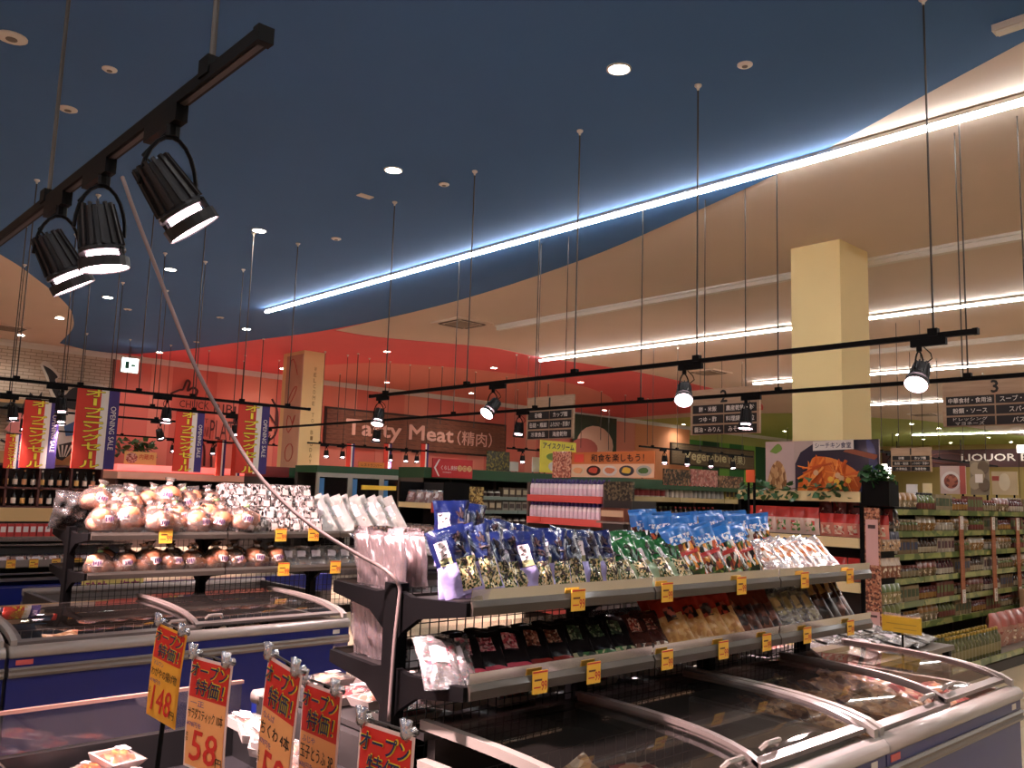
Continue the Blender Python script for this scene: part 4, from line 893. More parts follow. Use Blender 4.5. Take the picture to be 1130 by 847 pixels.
def price_card(tl, tr, w, h, lines, price, label, base, amber=False, lean=0.0, dzh=0):
    A0 = P(*tl, z=1.1); B0 = P(*tr, z=1.1); z = 1.6-.5*w/(A0-B0).length
    A, B = P(*tl, z=z), P(*tr, z=z); rz = math.atan2(B.y-A.y, B.x-A.x)
    o = thing('price_card', label, 'price card', (A.x, A.y, z), rz, group='opening special price cards'); o.rotation_euler = (0, lean, rz)
    bend = lambda x, zz: -.0035*math.sin(math.pi*(-zz)/h)
    def sh(x0, x1, z0, z1, dy, mat, nm, par=o):
        b = MB(); n = 6
        for s in (0, .0012):
            b.sheet(lambda u, v: (x0+(x1-x0)*(u if s == 0 else 1-u), bend(0, z1+(z0-z1)*(1-v))-dy+s, z1+(z0-z1)*(1-v)), 1, n)
        return b.build(nm, mat, par)
    mb = m_cye if amber else m_cor
    sh(0, w, -h, 0, 0, m_cye if amber else m_cwh, 'card'); body = sh(.006, w-.006, -h+.006, -h*.36, .0014, mb, 'body_print'); hd_ = sh(.006, w-.006, -h*.36, -.006, .0014, m_crd, 'red_header')
    def t(s, cx, cz, ww, hh, m, off=0.0, d=.003, keep=False, shear=0.0):
        text(s, (cx, bend(0, cz)-.0014, cz), ww, hh, m, '-y', o, off=off, depth=d, keep=keep, shear=shear)
    for s, cx, cz, ww, hh in (('オープン', w*.5, -h*.105, w*.9, h*.12), ('特価！', w*.56, -h*.255, w*.70, h*.145)):
        t(s, cx, cz, ww*1.03, hh*1.05, m_yel, .05 if len(s) > 3 else .028, .002, shear=.15); t(s, cx, cz, ww, hh, M('ink_navy', '1c2452', .6), .022 if len(s) > 3 else .012, .0035, shear=.15)
    t(lines[0], w*.28, -h*.405, w*.34, h*.05, m_cpu, .0, .0015)
    t(lines[1], w*.5, -h*.50, w*.86, h*.10, m_ink, .01, .0015)
    t(lines[2], w*.24, -h*.60, w*.36, h*.045, m_cpu, .0, .0015)
    t(price, w*.50, -h*.78, w*.66, h*.27, m_crd, .012, .0018, shear=.12); t('円', w*.88, -h*.87, w*.14, h*.08, m_ink, .01, .0015); t('本\n体', w*.08, -h*.72, w*.06, h*.09, m_ink, 0, .0015)
    for cx in (.01, w-.015):
        c = MB()
        for a in (-.5, .35): c.tube([(cx-.004, .004, -.012), (cx+.008*a, -.008, .006), (cx+.022*a, -.006, .026)], .0055, 5)
        c.cyl((cx, -.012, .004), (cx, .012, .004), .009, n=7); c.build('clear_clip', m_clip, o, True)
    MB().cyl((0, .006, .004), (w, .006, .004), .0025, n=5).build('cross_wire', m_rod, o)
    MB().cyl((w*.5, .008, .004), (w*.5, .008, base-z), .006, n=6).build('pole', m_black, o); MB().cyl((w*.5, .008, base-z), (w*.5, .008, base-z+.01), .03, n=10).build('pole_foot', m_black, o)
price_card((174.4, 687), (207, 694.6), .14, .225, ('マルワン', 'わがやの揚げ物', '¥198円を'), '148', 'amber price card reading 148, leftmost of the opening specials', .53, True, .10)
price_card((212.7, 722.7), (257, 733), .14, .225, ('一正', 'サラダスティック 10本', '¥78円を'), '58', 'orange price card reading 58 for salad sticks, second from left', .53, lean=.02)
price_card((296.7, 722.7), (334, 737), .14, .25, ('なんば', 'ちくわ 4本', '¥78円を'), '58', 'orange price card reading 58 for fish cakes, third from left', .53, lean=.09)
price_card((336, 751), (377.5, 766), .14, .25, ('ふじや', '玉子とうふ 3P', '¥88円を'), '58', 'orange price card for egg tofu, fourth from left', .53, lean=.0)
price_card((398, 794.6), (458, 813.7), .14, .25, ('なんば', 'かまぼこ', '¥98円を'), '78', 'price card cut off by the bottom edge, rightmost', .53, lean=.0)
# white cable from the nearest track down to the shelf post
d0 = P(135, 195, x=XA); n_ = 11
path = [(135, 195), (150, 238), (170, 290), (193, 350), (217, 408), (245, 460), (277, 513), (312, 553), (350, 584), (392, 610), (420, 625), (434, 636)]
pts = []
for k, (px, py) in enumerate(path):
    t = k/(len(path)-1); yy = d0.y+(GA_Y-.045-d0.y)*t; pts.append(P(px, py, y=yy))
pts += [P(441, 648, y=GA_Y-.05), P(440, 665, y=GA_Y-.05), P(436, 700, y=GA_Y-.05), P(432, 750, y=GA_Y-.05), P(429, 795, y=GA_Y-.05)]
pts = [Vector(p) for p in smooth_path([tuple(p) for p in pts], 3)]
tag(MB().tube(pts, .0065, 6).build('power_cable', M('cable_white', '6e5e5b', .6), None, True), 'pale cable sagging from the nearest track to the shelf post', 'cable')

# ================================================================== GOODS ON THE BREAD SHELF
m_bread = PM('bread', ['c87e58', 'b86a46', 'd09470', 'c07652'], 30, rough=.6, coat=0); m_breadf = FILM('bread_film', solid=.07, solid_col='f4d8cc', gl=.10, bump=1.0, bscale=26)
m_breadf2 = FILM('bread_film_dull', tint='e0d0c0', solid=.06, solid_col='c8b098', gl=.09, bump=.9, bscale=30)
m_bprint = M('bread_print', '5a3a5a', .5)
def bread_kind(seed, film, tie):
    rg2 = random.Random(seed); out = []
    for k in range(3):
        a = k*2.1+seed; b = MB().lathe([(.01, -.045), (.045, -.038), (.062, -.005), (.052, .03), (.02, .045)], 10, (.04*math.cos(a), .036*math.sin(a), .05+.04*(k == 2)), jit=.06, rg=rg2)
        out.append(('bun', b.mesh('bun', m_bread, True), 0))
    b = MB().lathe([(.02, .002), (.075, .0), (.098, .03), (.100, .065), (.085, .105), (.055, .135), (.016, .155), (.012, .165), (.034, .19)], 14, jit=.07, rg=rg2)
    out.append(('film_bag', b.mesh('film_bag', film, True), 0))
    out.append(('tie', MB().lathe([(.017, .15), (.02, .157), (.017, .165)], 8).mesh('tie', tie, True), 0))
    b = MB()
    b.sheet(lambda u, v: ((u-.5)*.07, -.101+.02*abs(u-.5)*2*abs(u-.5)*2, .045+.045*v), 4, 2); out.append(('sticker', b.mesh('sticker', M('sticker_pale', 'e8c8c0', .4), True), 0))
    for k in range(4): out.append(('sticker_mark', MB().box(-.026+.014*k, -.017+.014*k, -.106, -.1035, .05+.008*(k % 2), .08).mesh('sticker_mark', m_bprint), 0))
    return out
m_tiegreen = M('tie_green', '8ab070', .5); m_tiew = M('tie_white', 'e8e0d8', .5)
br = [bread_kind(i, m_breadf, (m_tiegreen, m_tiew)[i % 2]) for i in range(4)]; br2 = [bread_kind(i+5, m_breadf2, m_tiew) for i in range(3)]
rg = random.Random(11)
ztB, zlB = 1.222+.023, .974+.023
k = 0
for tier, (yy, dz, nn, off) in enumerate(((GB_Y-.30, 0, 7, 0), (GB_Y-.17, .06, 7, .07), (GB_Y-.06, .14, 6, .02))):
    for j in range(nn):
        x = GB_X+.10+off+j*.158
        put('bread_bag', br[(j+tier) % 4], (x+rg.uniform(-.03, .03), yy+rg.uniform(-.02, .03), ztB+dz+rg.uniform(0, .03)), (rg.uniform(-.35, .1), rg.uniform(-.35, .35), rg.uniform(-.7, .7)), 'tied bun bag, %s from left, %s row of the upper bread shelf' % (od(j), ('front', 'middle', 'back')[tier]), 'bread bag', 'bun bags on the upper bread shelf', rg.uniform(1.0, 1.2))
for tier, (yy, nn, off) in enumerate(((GB_Y-.29, 9, 0), (GB_Y-.13, 8, .08))):
    for j in range(nn):
        put('bread_bag', (br if j < 2 else br2)[j % 3], (GB_X+.10+off+j*.155, yy, zlB), (-.2, rg.uniform(-.2, .2), rg.uniform(-.5, .5)), 'bun bag, %s from left, %s row of the lower bread shelf' % (od(j), ('front', 'back')[tier]), 'bread bag', 'bun bags on the lower bread shelf', rg.uniform(.92, 1.05))
# silver crinkled packs in stacks
m_silv = PM('pack_foil', ['b0a29e', '6a5e5a', 'c8bab4', '463c39', '8e807c', '2c2523', 'e8dcd6'], 75, (1, 1, .6), rough=.18, coat=.8, bump=.5)
m_silvr = M('foil_rim', 'c8b8b4', .25, coat=.6)
def brick_pack(seed, w=.182, h=.105, d=.10):
    rg2 = random.Random(seed); b = MB()
    b.sheet(lambda u, v: ((u-.5)*w, -d/2-.02*max(0, math.sin(math.pi*u)*math.sin(math.pi*v))**.5, v*h), 6, 4)
    b.sheet(lambda u, v: ((.5-u)*w, d/2, v*h), 2, 2)
    b.sheet(lambda u, v: ((u-.5)*w, -d/2+v*d, h+.006*math.sin(math.pi*u)), 4, 2); b.sheet(lambda u, v: ((.5-u)*w, -d/2+v*d, 0), 2, 2)
    for s in (-1, 1): b.sheet(lambda u, v: (s*w/2, (-d/2+u*d)*(-s)*-1 if s > 0 else d/2-u*d, v*h), 2, 2)
    return [('foil_body', b.mesh('foil_body', m_silv), 0), ('paper_label', MB().box(.02, .065, -d/2-.022, -d/2-.014, h*.15, h*.6).mesh('paper_label', M('label_pale', 'e6ccc4', .5)), 0)]
fp_ = [brick_pack(i) for i in range(3)]
x0 = P(258, 580, y=GB_Y-.3).x
for c in range(4):
    for r in range(4):
        put('foil_pack', fp_[(c+r) % 3], (x0+.06+c*.184, GB_Y-.30+.07*r, ztB+.005+r*.082), (-.22, 0, rg.uniform(-.08, .08)), 'silver foil pack, %s column, %s tier up, upper bread shelf' % (od(c), od(r)), 'foil pack', 'silver foil packs stacked on the bread shelf')
whp = [clearpack(i+20, PM('pack_whitefoil', ['fff6ee', 'e8dccc', '8a7468', 'fffaf4', 'f0e4d8', 'd8c4b4'], 40, (1, 1, .4), rough=.15, coat=.8), .18, .32, None, FILM('film_white', solid=.55, solid_col='fff4ea', gl=.3, bump=1.0, bscale=30)) for i in range(3)]
for j in range(9):
    put('white_foil_pack', whp[j % 3], (x0+.78+j*.085, GB_Y-.28+.03*(j % 2), ztB), (-.35, -.45, -.35), 'shiny white leaning pack, %s from left on the upper bread shelf' % od(j), 'snack pack', 'white leaning packs on the bread shelf')
dkp = [clearpack(i+30, PM('pack_dark', ['2a1a16', '4a2c20', '1c1210', '6a4430'], 24), .15, .17) for i in range(2)]
for j in range(8):
    put('dark_snack_pack', dkp[j % 2], (x0+.45+j*.125, GB_Y-.29, zlB), (-.5, rg.uniform(-.1, .1), -.3), 'dark pack with pale label, %s from the left, lower bread shelf' % od(j), 'snack pack', 'dark packs on the lower bread shelf')
# dark bags heaped on the far side of the bread shelf
m_drk = PM('bag_charcoal', ['2c2828', '3a3434', '1e1a1a', '4a4240'], 22, rough=.25, coat=.5); m_drkf = FILM('dark_film', solid=.3, solid_col='8a8482', gl=.16, bump=.8)
def dark_kind(seed):
    k_ = pouch_kind(.22, .2, .10, [('contents', .05, .85, m_drk)], [], seed); k_ += pouch_kind(.24, .22, .12, [('film', 0, 1, m_drkf)], [], seed); return k_
dk = [dark_kind(i) for i in range(2)]
for j in range(10):
    put('charcoal_bag', dk[j % 2], (GB_X+.02+.19*(j % 5), GB_Y+.13+.10*(j//5), ztB+.02+.045*(1-j//5)+.05*((j % 5) > 0)), (.25, rg.uniform(-.2, .2), rg.uniform(-.3, .3)), 'charcoal grey film bag on the far side of the bread shelf, %s' % od(j), 'snack bag', 'charcoal bags behind the bread')
# ------------------------------------------------------------------ goods in the freezers
fz1 = [pouch_kind(.2, .26, .06, [('bag', 0, 1, PM('frozen_brown', ['c08a5c', 'a06c44', 'd8a878', '7c5030'], 40, rough=.3))], [], i, crinkle=.5) for i in range(2)]
fz2 = [pouch_kind(.2, .26, .05, [('bag', 0, 1, PM('frozen_red', ['b03a34', 'e0c0a8', '8a2420', 'd89870'], 20, rough=.3))], [], i+3, crinkle=.5) for i in range(2)]
fz3 = [pouch_kind(.2, .26, .05, [('bag', 0, 1, PM('frozen_tan', ['d8b890', 'b88c60', 'e8d4b8', '9a6a48'], 22, rough=.3))], [], i+6, crinkle=.5) for i in range(2)]
def fill(x0, x1, y0, y1, z, kinds, nm, what, group, rows, cols, zj=.06):
    for i in range(cols):
        for j in range(rows):
            kd = kinds[(i*len(kinds)//cols)]
            put(nm, kd[(i+j) % len(kd)], (x0+(x1-x0)*(i+.5)/cols, y0+(y1-y0)*(j)/rows+.02, z+rg.uniform(0, zj)), (-1.25+rg.uniform(-.15, .2), rg.uniform(-.15, .15), rg.uniform(-.4, .4)), '%s, row %s, %s along' % (what, od(j), od(i)), 'frozen food', group)
fill(3.42, 4.6, FA_Y+.10, FA_Y+.62, .60, [fz1, fz1, fz2], 'frozen_bag', 'frozen bag in the lower right freezer', 'frozen bags in the lower right freezer', 4, 8, .08)
fill(1.95, 2.6, FA_Y+.12, FA_Y+.6, .55, [fz3, fz2], 'frozen_bag', 'frozen bag in the bottom centre freezer', 'frozen bags in the bottom centre freezer', 2, 3)
fill(1.35, 3.1, FB_Y+.15, FB_Y+.9, .50, [fz3, fz2, fz3], 'frozen_bag', 'frozen bag in the freezer below the bread shelf', 'frozen bags below the bread shelf', 3, 8)
def trays(x0, x1, y0, y1, z, cols, rows, what, group, kinds=(tr_red, tr_pale)):
    for i in range(cols):
        for j in range(rows):
            put('meat_tray', kinds[(i+j) % 2], (x0+(x1-x0)*(i+.5)/cols, y0+(y1-y0)*(j+.5)/rows, z+.02*((i+j) % 2)), (.0, .0, rg.uniform(-.1, .1)), '%s, row %s, %s along' % (what, od(j), od(i)), 'food tray', group)
trays(1.85, 4.6, 2.55, 3.3, .765, 11, 4, 'meat tray behind the near shelf', 'meat trays behind the near shelf')
trays(1.95, 3.85, 6.6, 7.4, .585, 8, 3, 'meat tray behind the bread shelf', 'meat trays behind the bread shelf')
# ================================================================== GROCERY SHELVING AND FAR DISPLAYS
def carton_kind(w, h, d, c1, c2, seed=0):
    b = MB().box(-w/2, w/2, -d/2, d/2, 0, h); m1 = M('ctn_'+c1, c1, .5, rnd=.12); m2 = M('ctn_'+c2, c2, .5)
    return [('box', b.mesh('box', m1), 0), ('label', MB().box(-w*.38, w*.38, -d/2-.002, -d/2, h*.35, h*.8).mesh('label', m2), 0)]
def jar_kind(r, h, cbody, clid, clab=None):
    out = [('body', MB().lathe([(r*.9, 0), (r, h*.05), (r, h*.72), (r*.7, h*.8)], 10).mesh('body', M('jar_'+cbody, cbody, .25, coat=.5, rnd=.1), True), 0),
           ('lid', MB().lathe([(r*.74, h*.8), (r*.78, h*.82), (r*.78, h), (r*.6, h)], 10).mesh('lid', M('lid_'+clid, clid, .4), True), 0)]
    if clab: out.append(('label', MB().lathe([(r*1.02, h*.2), (r*1.02, h*.6)], 10).mesh('label', M('lab_'+clab, clab, .5)), 0))
    return out
def bottle_kind(r, h, cbody, ccap, clab):
    return [('body', MB().lathe([(r*.92, 0), (r, h*.04), (r, h*.58), (r*.75, h*.70), (r*.36, h*.80), (r*.33, h*.90)], 10).mesh('body', M('btl_'+cbody, cbody, .2, coat=.6), True), 0),
            ('cap', MB().lathe([(r*.42, h*.89), (r*.44, h*.9), (r*.42, h), (r*.3, h)], 8).mesh('cap', M('cap_'+ccap, ccap, .4), True), 0),
            ('label', MB().lathe([(r*1.02, h*.14), (r*1.02, h*.46)], 10).mesh('label', M('lab_'+clab, clab, .5)), 0)]
def bag_kind(w, h, d, c1, c2, seed=0, c3=None):
    k = pouch_kind(w, h, d, [('bag', 0, .6, M('pk_'+c2, c2, .3, coat=.5, rnd=.12)), ('header', .6, 1, M('pk_'+c1, c1, .3, coat=.5, rnd=.08))], [('picture', .2, .8, .12, .5, PM('pkp_'+(c3 or 'd8a070')+c2, [c3 or 'd8a070', c2, c3 or 'd8a070', 'e0d0b8', c1], 45))], seed, nu=5, nv=6)
    return k
def row(kinds, n, p, d, rz, name, what, cat, group, order=True, jit=0.0, s=1.0):
    p = Vector(p); d = Vector(d)
    for i in range(n):
        kd = kinds[min(len(kinds)-1, i*len(kinds)//n)]
        put(name, kd, p+d*i+Vector((0, random.uniform(-jit, jit), 0)), (0, 0, rz+random.uniform(-jit, jit)*3), (what+', %s along' % od(i)) if order else what, cat, group, s)
m_ghd = M('canopy_green', '1d4a2a', .5); m_grail = PM('rail_greenprint', ['6e7e40', '8a9450', '50682e', '98985c'], 9, rough=.3, coat=.5)
m_up = M('shelf_upright', '5a4a44', .5); m_deck = M('shelf_deck', '7a7068', .5); m_bkp = M('shelf_back', '2a2422', .7)
m_crail = M('rail_cream', 'e6cf9c', .5); m_rrail = M('rail_red', 'c8504a', .5)
PAL = ['9a8c7a', '6a2c22', '3a4828', '94682e', '463228', 'b0a494', '2c3450', '7a382c', '5c6838', '8a785a', '221e1c', 'a4967e', '4e222c', '745c3c']
def cc(i): return PAL[i % len(PAL)]
def shelf_unit(name, label, x0, x1, y, dep, zs, top, railm, cat='shelf', header=None, bay=.9, hz=.12, ends=True, facing='-y'):
    """shelving whose face looks to -Y (or -X when facing='-x': then x0,x1 run along -Y and y is the x of the face)"""
    L = x1-x0
    if facing == '-y': o = thing(name, label, cat, (x0, y, 0))
    else: o = thing(name, label, cat, (y, x1, 0), -math.pi/2)
    nb = max(1, round(L/bay)); bw = L/nb
    MB().box(0, L, dep-.03, dep, 0, top).build('back_panel', m_bkp, o)
    for k in range(nb+1): MB().box(k*bw-.02, k*bw+.02, dep-.06, dep-.03, 0, top).build('upright', m_up, o)
    if ends:
        for x in (-.02, L): MB().box(x, x+.02, .0, dep, 0, top).build('side_panel', m_up, o)
    MB().box(0, L, .02, dep-.03, 0, .1).build('base', m_dark, o)
    for z in zs:
        MB().box(0, L, .01, dep-.03, z-.02, z).build('deck', m_deck, o)
        for k in range(nb): MB().box(k*bw+.006, (k+1)*bw-.006, -.008, .01, z-.035, z+.02).build('price_rail', railm, o)
    if header:
        MB().box(-.02, L+.02, -.03, dep, top, top+hz).build('header', header, o)
    return o
# --- grocery shelving on the right (face at Y=3.12)
YG = 3.52
zs_px = [(1010, 564), (1010, 588), (1010, 613), (1010, 639), (1010, 665), (1010, 690)]
zs = [P(x, y, y=YG).z for x, y in zs_px]
xg0, xg1 = 7.86, 15.4
shelf_unit('grocery_shelving', 'long grocery shelving with green price rails on the right', xg0, xg1, YG, .5, zs, zs[0]+.0, m_grail)
rg = random.Random(21)
gk = []
for i in range(14):
    t = i % 4; h = .14+.03*(i % 3)
    gk.append(jar_kind(.038, .13, cc(i), cc(i+3), cc(i+5)) if t == 0 else carton_kind(.08, .16, .06, cc(i), cc(i+7)) if t == 1 else bottle_kind(.034, .17, cc(i+2), cc(i+4), cc(i+9)) if t == 2 else bag_kind(.11, .16, .05, cc(i), cc(i+6), i, cc(i+2)))
gname = ['jar', 'carton', 'sauce_bottle', 'seasoning_pouch']
for s, z in enumerate(zs):
    x = xg0+.1; j = 0
    while x < xg1-.1:
        kk = (s*5+int((x-xg0)/.45)*3) % 14; kd = gk[kk]; t = kk % 4; st = (.085, .09, .08, .12)[t]
        sz = 1.0 if s else 1.1
        put(gname[t], kd, (x, YG+.06, z), (0, 0, rg.uniform(-.1, .1)), '%s on the %s shelf down of the right grocery shelving' % (gname[t].replace('_', ' '), od(s)), gname[t].replace('_', ' '), 'goods on the %s right grocery shelf' % od(s), sz)
        x += st; j += 1
# talker strips hung on the uprights
m_talk = wood('talker_brown', '8a4a2a', 'a8623a')
for k, (px, y0, y1, t1) in enumerate(((1061, 569, 666, 'だしの素'), (1096, 570, 664, '調味料'), (1123, 571, 662, '香辛料'))):
    a, b = P(px, y0, y=YG-.03), P(px, y1, y=YG-.03)
    o = thing('shelf_talker', 'tall brown shelf banner with white ends, %s from the left' % od(k), 'shelf banner', (a.x, YG-.02, b.z), group='tall shelf banners on the right shelving'); h = a.z-b.z
    MB().box(-.055, .055, -.008, 0, 0, h).build('strip', m_talk, o)
    for zz in (h*.08, h*.92): MB().box(-.04, .04, -.012, -.008, zz-h*.075, zz+h*.075).build('end_label', m_bwh, o)
    for zz in (h*.08, h*.92):
        for q, c_ in enumerate(t1[:3]): text(c_, (0, -.012, zz+h*.05-.05*h*q), .045, h*.042, m_ink, '-y', o, depth=.002)
# lower deck in front: bottles with yellow caps, pink cartons
dk_ = shelf_unit('low_display_deck', 'low display deck with green rail in front of the right shelving', 8.3, 14.0, YG-.42, .40, [.16], .165, m_grail, ends=False)
yb = bottle_kind(.04, .26, '5c5c38', 'a8862c', '8a7e58')
row([yb], 16, (8.45, YG-.33, .16), (.085, 0, 0), 0, 'oil_bottle', 'yellow-capped oil bottle on the low deck front row', 'bottle', 'oil bottles on the low deck')
row([yb], 16, (8.48, YG-.22, .16), (.085, 0, 0), 0, 'oil_bottle', 'yellow-capped oil bottle on the low deck back row', 'bottle', 'oil bottles on the low deck')
pkb = bag_kind(.24, .36, .14, 'a85a52', 'b88878', 3, 'c0a494')
row([pkb], 5, (9.98, YG-.22, .16), (.24, 0, 0), 0, 'flour_bag', 'pink flour bag on the low deck', 'bag', 'pink bags on the low deck')
bx_k = carton_kind(.34, .26, .3, 'b08a6a', 'a8403a')
for i in range(6): put('stacked_carton', bx_k, (11.5+.36*(i % 3), YG-.22, .16+.262*(i//3)), (0, 0, 0), 'brown carton stacked at the right edge, %s' % od(i), 'carton', 'brown cartons at the right edge')
gy = bag_kind(.3, .2, .12, 'c8bcb0', 'b8aca0', 5, '8a8078')
# goods standing on top of the right shelving
for j in range(34):
    kk = (j*3) % 14; t = kk % 4
    put(gname[t], gk[kk], (xg0+.25+.21*j, YG+.1+.06*(j % 2), zs[0]), (0, 0, rg.uniform(-.2, .2)), '%s standing on top of the right shelving' % gname[t].replace('_', ' '), gname[t].replace('_', ' '), 'goods on top of the right shelving')
def panel(name, px0, py0, px1, py1, plane, mat, label, cat='poster', th=.02, face='-x', base=None):
    """flat board whose picture corners are the given pixels on the plane x= or y="""
    if face == '-x':
        a, b = P(px0, py0, x=plane), P(px1, py1, x=plane); o = thing(name, label, cat, (plane, (a.y+b.y)/2, b.z)); w, h = abs(a.y-b.y), a.z-b.z
        MB().box(0, th, -w/2, w/2, 0, h).build('board', mat, o)
    else:
        a, b = P(px0, py0, y=plane), P(px1, py1, y=plane); o = thing(name, label, cat, ((a.x+b.x)/2, plane, b.z)); w, h = abs(b.x-a.x), a.z-b.z
        MB().box(-w/2, w/2, 0, th, 0, h).build('board', mat, o)
    if base is not None:
        for s in (-.35, .35):
            q = MB().box(*((th, th+.012, s*w-.01, s*w+.01) if face == '-x' else (s*w-.01, s*w+.01, th, th+.012)), base-b.z, h*.5).build('stand', m_black, o)
    return o, w, h
def blob(o, face, cx, cz, rx, rz_, mat, nm, dep=.004, n=18, wobble=0.0, seed=0, dy=0.0):
    rg2 = random.Random(seed); pts = []
    for i in range(n):
        t = 2*math.pi*i/n; r = 1+rg2.uniform(-wobble, wobble); pts.append((cx+rx*r*math.cos(t), cz+rz_*r*math.sin(t)))
    if face == '-x': MB().prism([(-p[0], p[1]) for p in pts], -dy-dep, -dy, 'x').build(nm, mat, o)
    else: MB().prism(pts, -dy-dep, -dy, 'y').build(nm, mat, o)
# posters on top of the right shelving
o, w, h = panel('bean_poster', 1037, 514, 1066, 545, P(1051, 530, y=3.8).x, M('poster_pale', 'c8aca0', .6), 'poster of a bowl of beans standing on the right shelving', base=zs[0])
blob(o, '-x', -w*.08, h*.45, w*.38, h*.36, M('poster_bowlwhite', 'd8ccc4', .5), 'bowl', .004); blob(o, '-x', -w*.06, h*.45, w*.28, h*.26, PM('beans', ['8a4a3a', 'a8624a', '6a3428'], 30), 'beans', .008)
MB().box(-.004, 0, -w/2, -w*.28, 0, h).build('red_edge', M('poster_red', 'b0544a', .6), o)
o, w, h = panel('mushroom_poster', 1070, 508, 1092, 546, P(1081, 530, y=3.8).x, M('poster_taupe', '8a7a64', .6), 'cut-out poster of brown mushrooms on the right shelving', base=zs[0])
for k, (a, b) in enumerate(((-.2, .75), (.22, .8), (-.25, .35), (.25, .3), (0, .55))): blob(o, '-x', w*a, h*b, w*.3, h*.2, M('mushroom_%d' % (k % 2), ('a8957a', '6e5c48')[k % 2], .6), 'mushroom', .006+.002*k)
MB().box(-.02, -.016, -w*.2, w*.2, h*.35, h*.6).build('label', m_bwh, o)
o, w, h = panel('beige_poster', 1094, 520, 1123, 546, P(1108, 530, y=3.8).x, M('poster_beige', 'cbb491', .6), 'beige poster with pale print at the right edge', base=zs[0])
blob(o, '-x', 0, h*.55, w*.22, h*.38, M('poster_print', 'e0d0b4', .6), 'print', .004); MB().box(-.004, 0, w*.2, w*.48, h*.6, h*.8).build('red_print', M('poster_red', 'b0544a', .6), o)
panel('small_notice', 1000, 534, 1012, 545, P(1006, 540, y=3.72).x, m_bwh, 'small white notice standing on the right shelving', base=zs[0])
panel('small_notice', 1018, 533, 1028, 545, P(1023, 540, y=3.72).x, m_crail, 'small cream notice standing on the right shelving', base=zs[0])
# --- carrot-poster end display (faces -X)
XE = 6.9
e0, e1 = P(816, 545, x=XE).y, P(950, 545, x=XE).y     # left, right ends (Y)
zc0, zc1 = P(880, 552, x=XE).z, P(880, 541, x=XE).z
zr1 = P(920, 596, x=XE).z; zr2 = P(928, 645, x=XE).z
ec = thing('end_display', 'end display shelf under the carrot poster', 'shelf', (XE, (e0+e1)/2, 0)); wE = e0-e1
MB().box(.42, .45, -wE/2, wE/2, 0, zc1).build('back_panel', m_bkp, ec)
for s in (-1, 1): MB().box(0, .45, s*wE/2-.015, s*wE/2+.015, 0, zc1).build('side_panel', m_black, ec)
MB().box(.0, .45, -wE/2, wE/2, zc0, zc0+.02).build('top_deck', m_deck, ec); MB().box(-.02, .0, -wE/2, wE/2, zc0, zc1).build('cream_rail', m_crail, ec)
for z in (zr1, zr2, .45): MB().box(0, .42, -wE/2+.015, wE/2-.015, z-.02, z).build('deck', m_deck, ec); MB().box(-.02, 0, -wE/2+.015, wE/2-.015, z-.05, z+.03).build('cream_rail', m_crail, ec)
MB().box(.02, .45, -wE/2, wE/2, 0, .1).build('base', m_dark, ec)
rp1 = bag_kind(.15, .23, .06, 'd0423a', 'e4c8bc', 1, '4a8a3a'); rp2 = bag_kind(.13, .19, .06, 'd03a34', 'e08a78', 2, 'f0d0b8'); rp3 = bag_kind(.13, .19, .05, '7a1e1c', '6a1a1a', 4, '5a1816')
row([rp1], 5, (XE+.07, e0-.12, zr1+.035), (0, -.135, 0), -math.pi/2, 'soup_pouch', 'red, white and green pouch on the carrot display', 'pouch', 'red and green pouches on the carrot display')
row([rp2], 5, (XE+.07, e0-.80, zr1+.03), (0, -.115, 0), -math.pi/2, 'sauce_pouch', 'bright red pouch with food picture on the carrot display', 'pouch', 'red pouches on the carrot display')
row([rp3], 5, (XE+.24, e0-.70, zr1+.17), (0, -.13, 0), -math.pi/2, 'sauce_pouch', 'dark red pouch in the back row of the carrot display', 'pouch', 'dark red pouches on the carrot display')
row([rp2], 9, (XE+.07, e0-.10, zr2+.03), (0, -.135, 0), -math.pi/2, 'sauce_pouch', 'red pouch on the lower shelf of the carrot display', 'pouch', 'red pouches low on the carrot display')
# poster
a, b = P(845, 489, x=XE+.1), P(971, 545, x=XE+.1)
po = thing('carrot_poster', 'food poster of a shredded carrot dish in a dark blue bowl', 'poster', (XE+.1, (a.y+b.y)/2, zc0+.02)); w = a.y-b.y; h = P(900, 486, x=XE+.1).z-zc0-.02
MB().box(0, .02, -w/2, w/2, 0, h).build('board', M('poster_grey', 'b8a49c', .5, coat=.3), po)
# local coordinates: u right from -w/2, v up
def pq(nm, pts, mat, d): MB().prism([(-(u*w-w/2), v*h) for u, v in pts], -d-.002, -d, 'x').build(nm, mat, po)
pq('pale_cloth', [(0, 0), (.27, 0), (.27, 1), (0, 1)], M('poster_cloth', 'c0a8a4', .5, var=.08, scale=4), .001)
pq('noodles', smooth_path([(.03, .12), (.08, .02), (.16, .03), (.20, .25), (.18, .52), (.12, .66), (.06, .55), (.02, .3)], 3), PM('noodles', ['a8784a', 'c89868', '8a5a34', 'd8b080'], 34, (1, 1, .5)), .003)
pq('herb', smooth_path([(.04, .82), (.12, .96), (.16, .86), (.10, .78)], 3), M('poster_herb', '6a8a3a', .5), .004)
pq('dark_table', [(.28, 0), (1, 0), (1, 1), (.66, 1), (.45, .95), (.33, .80), (.28, .6)], M('poster_navy', '26243a', .4, coat=.3), .001)
pq('bowl_rim', smooth_path([(.80, .02), (.90, .05), (.965, .25), (.99, .55), (.96, .9), (.90, .98), (.92, .6), (.86, .25)], 3), M('poster_bowl', '33406e', .35, coat=.4), .003)
pq('bowl_shine', [(.90, .12), (.93, .3), (.945, .55), (.925, .35), (.885, .15)], M('poster_shine', 'c8c4d4', .4), .005)
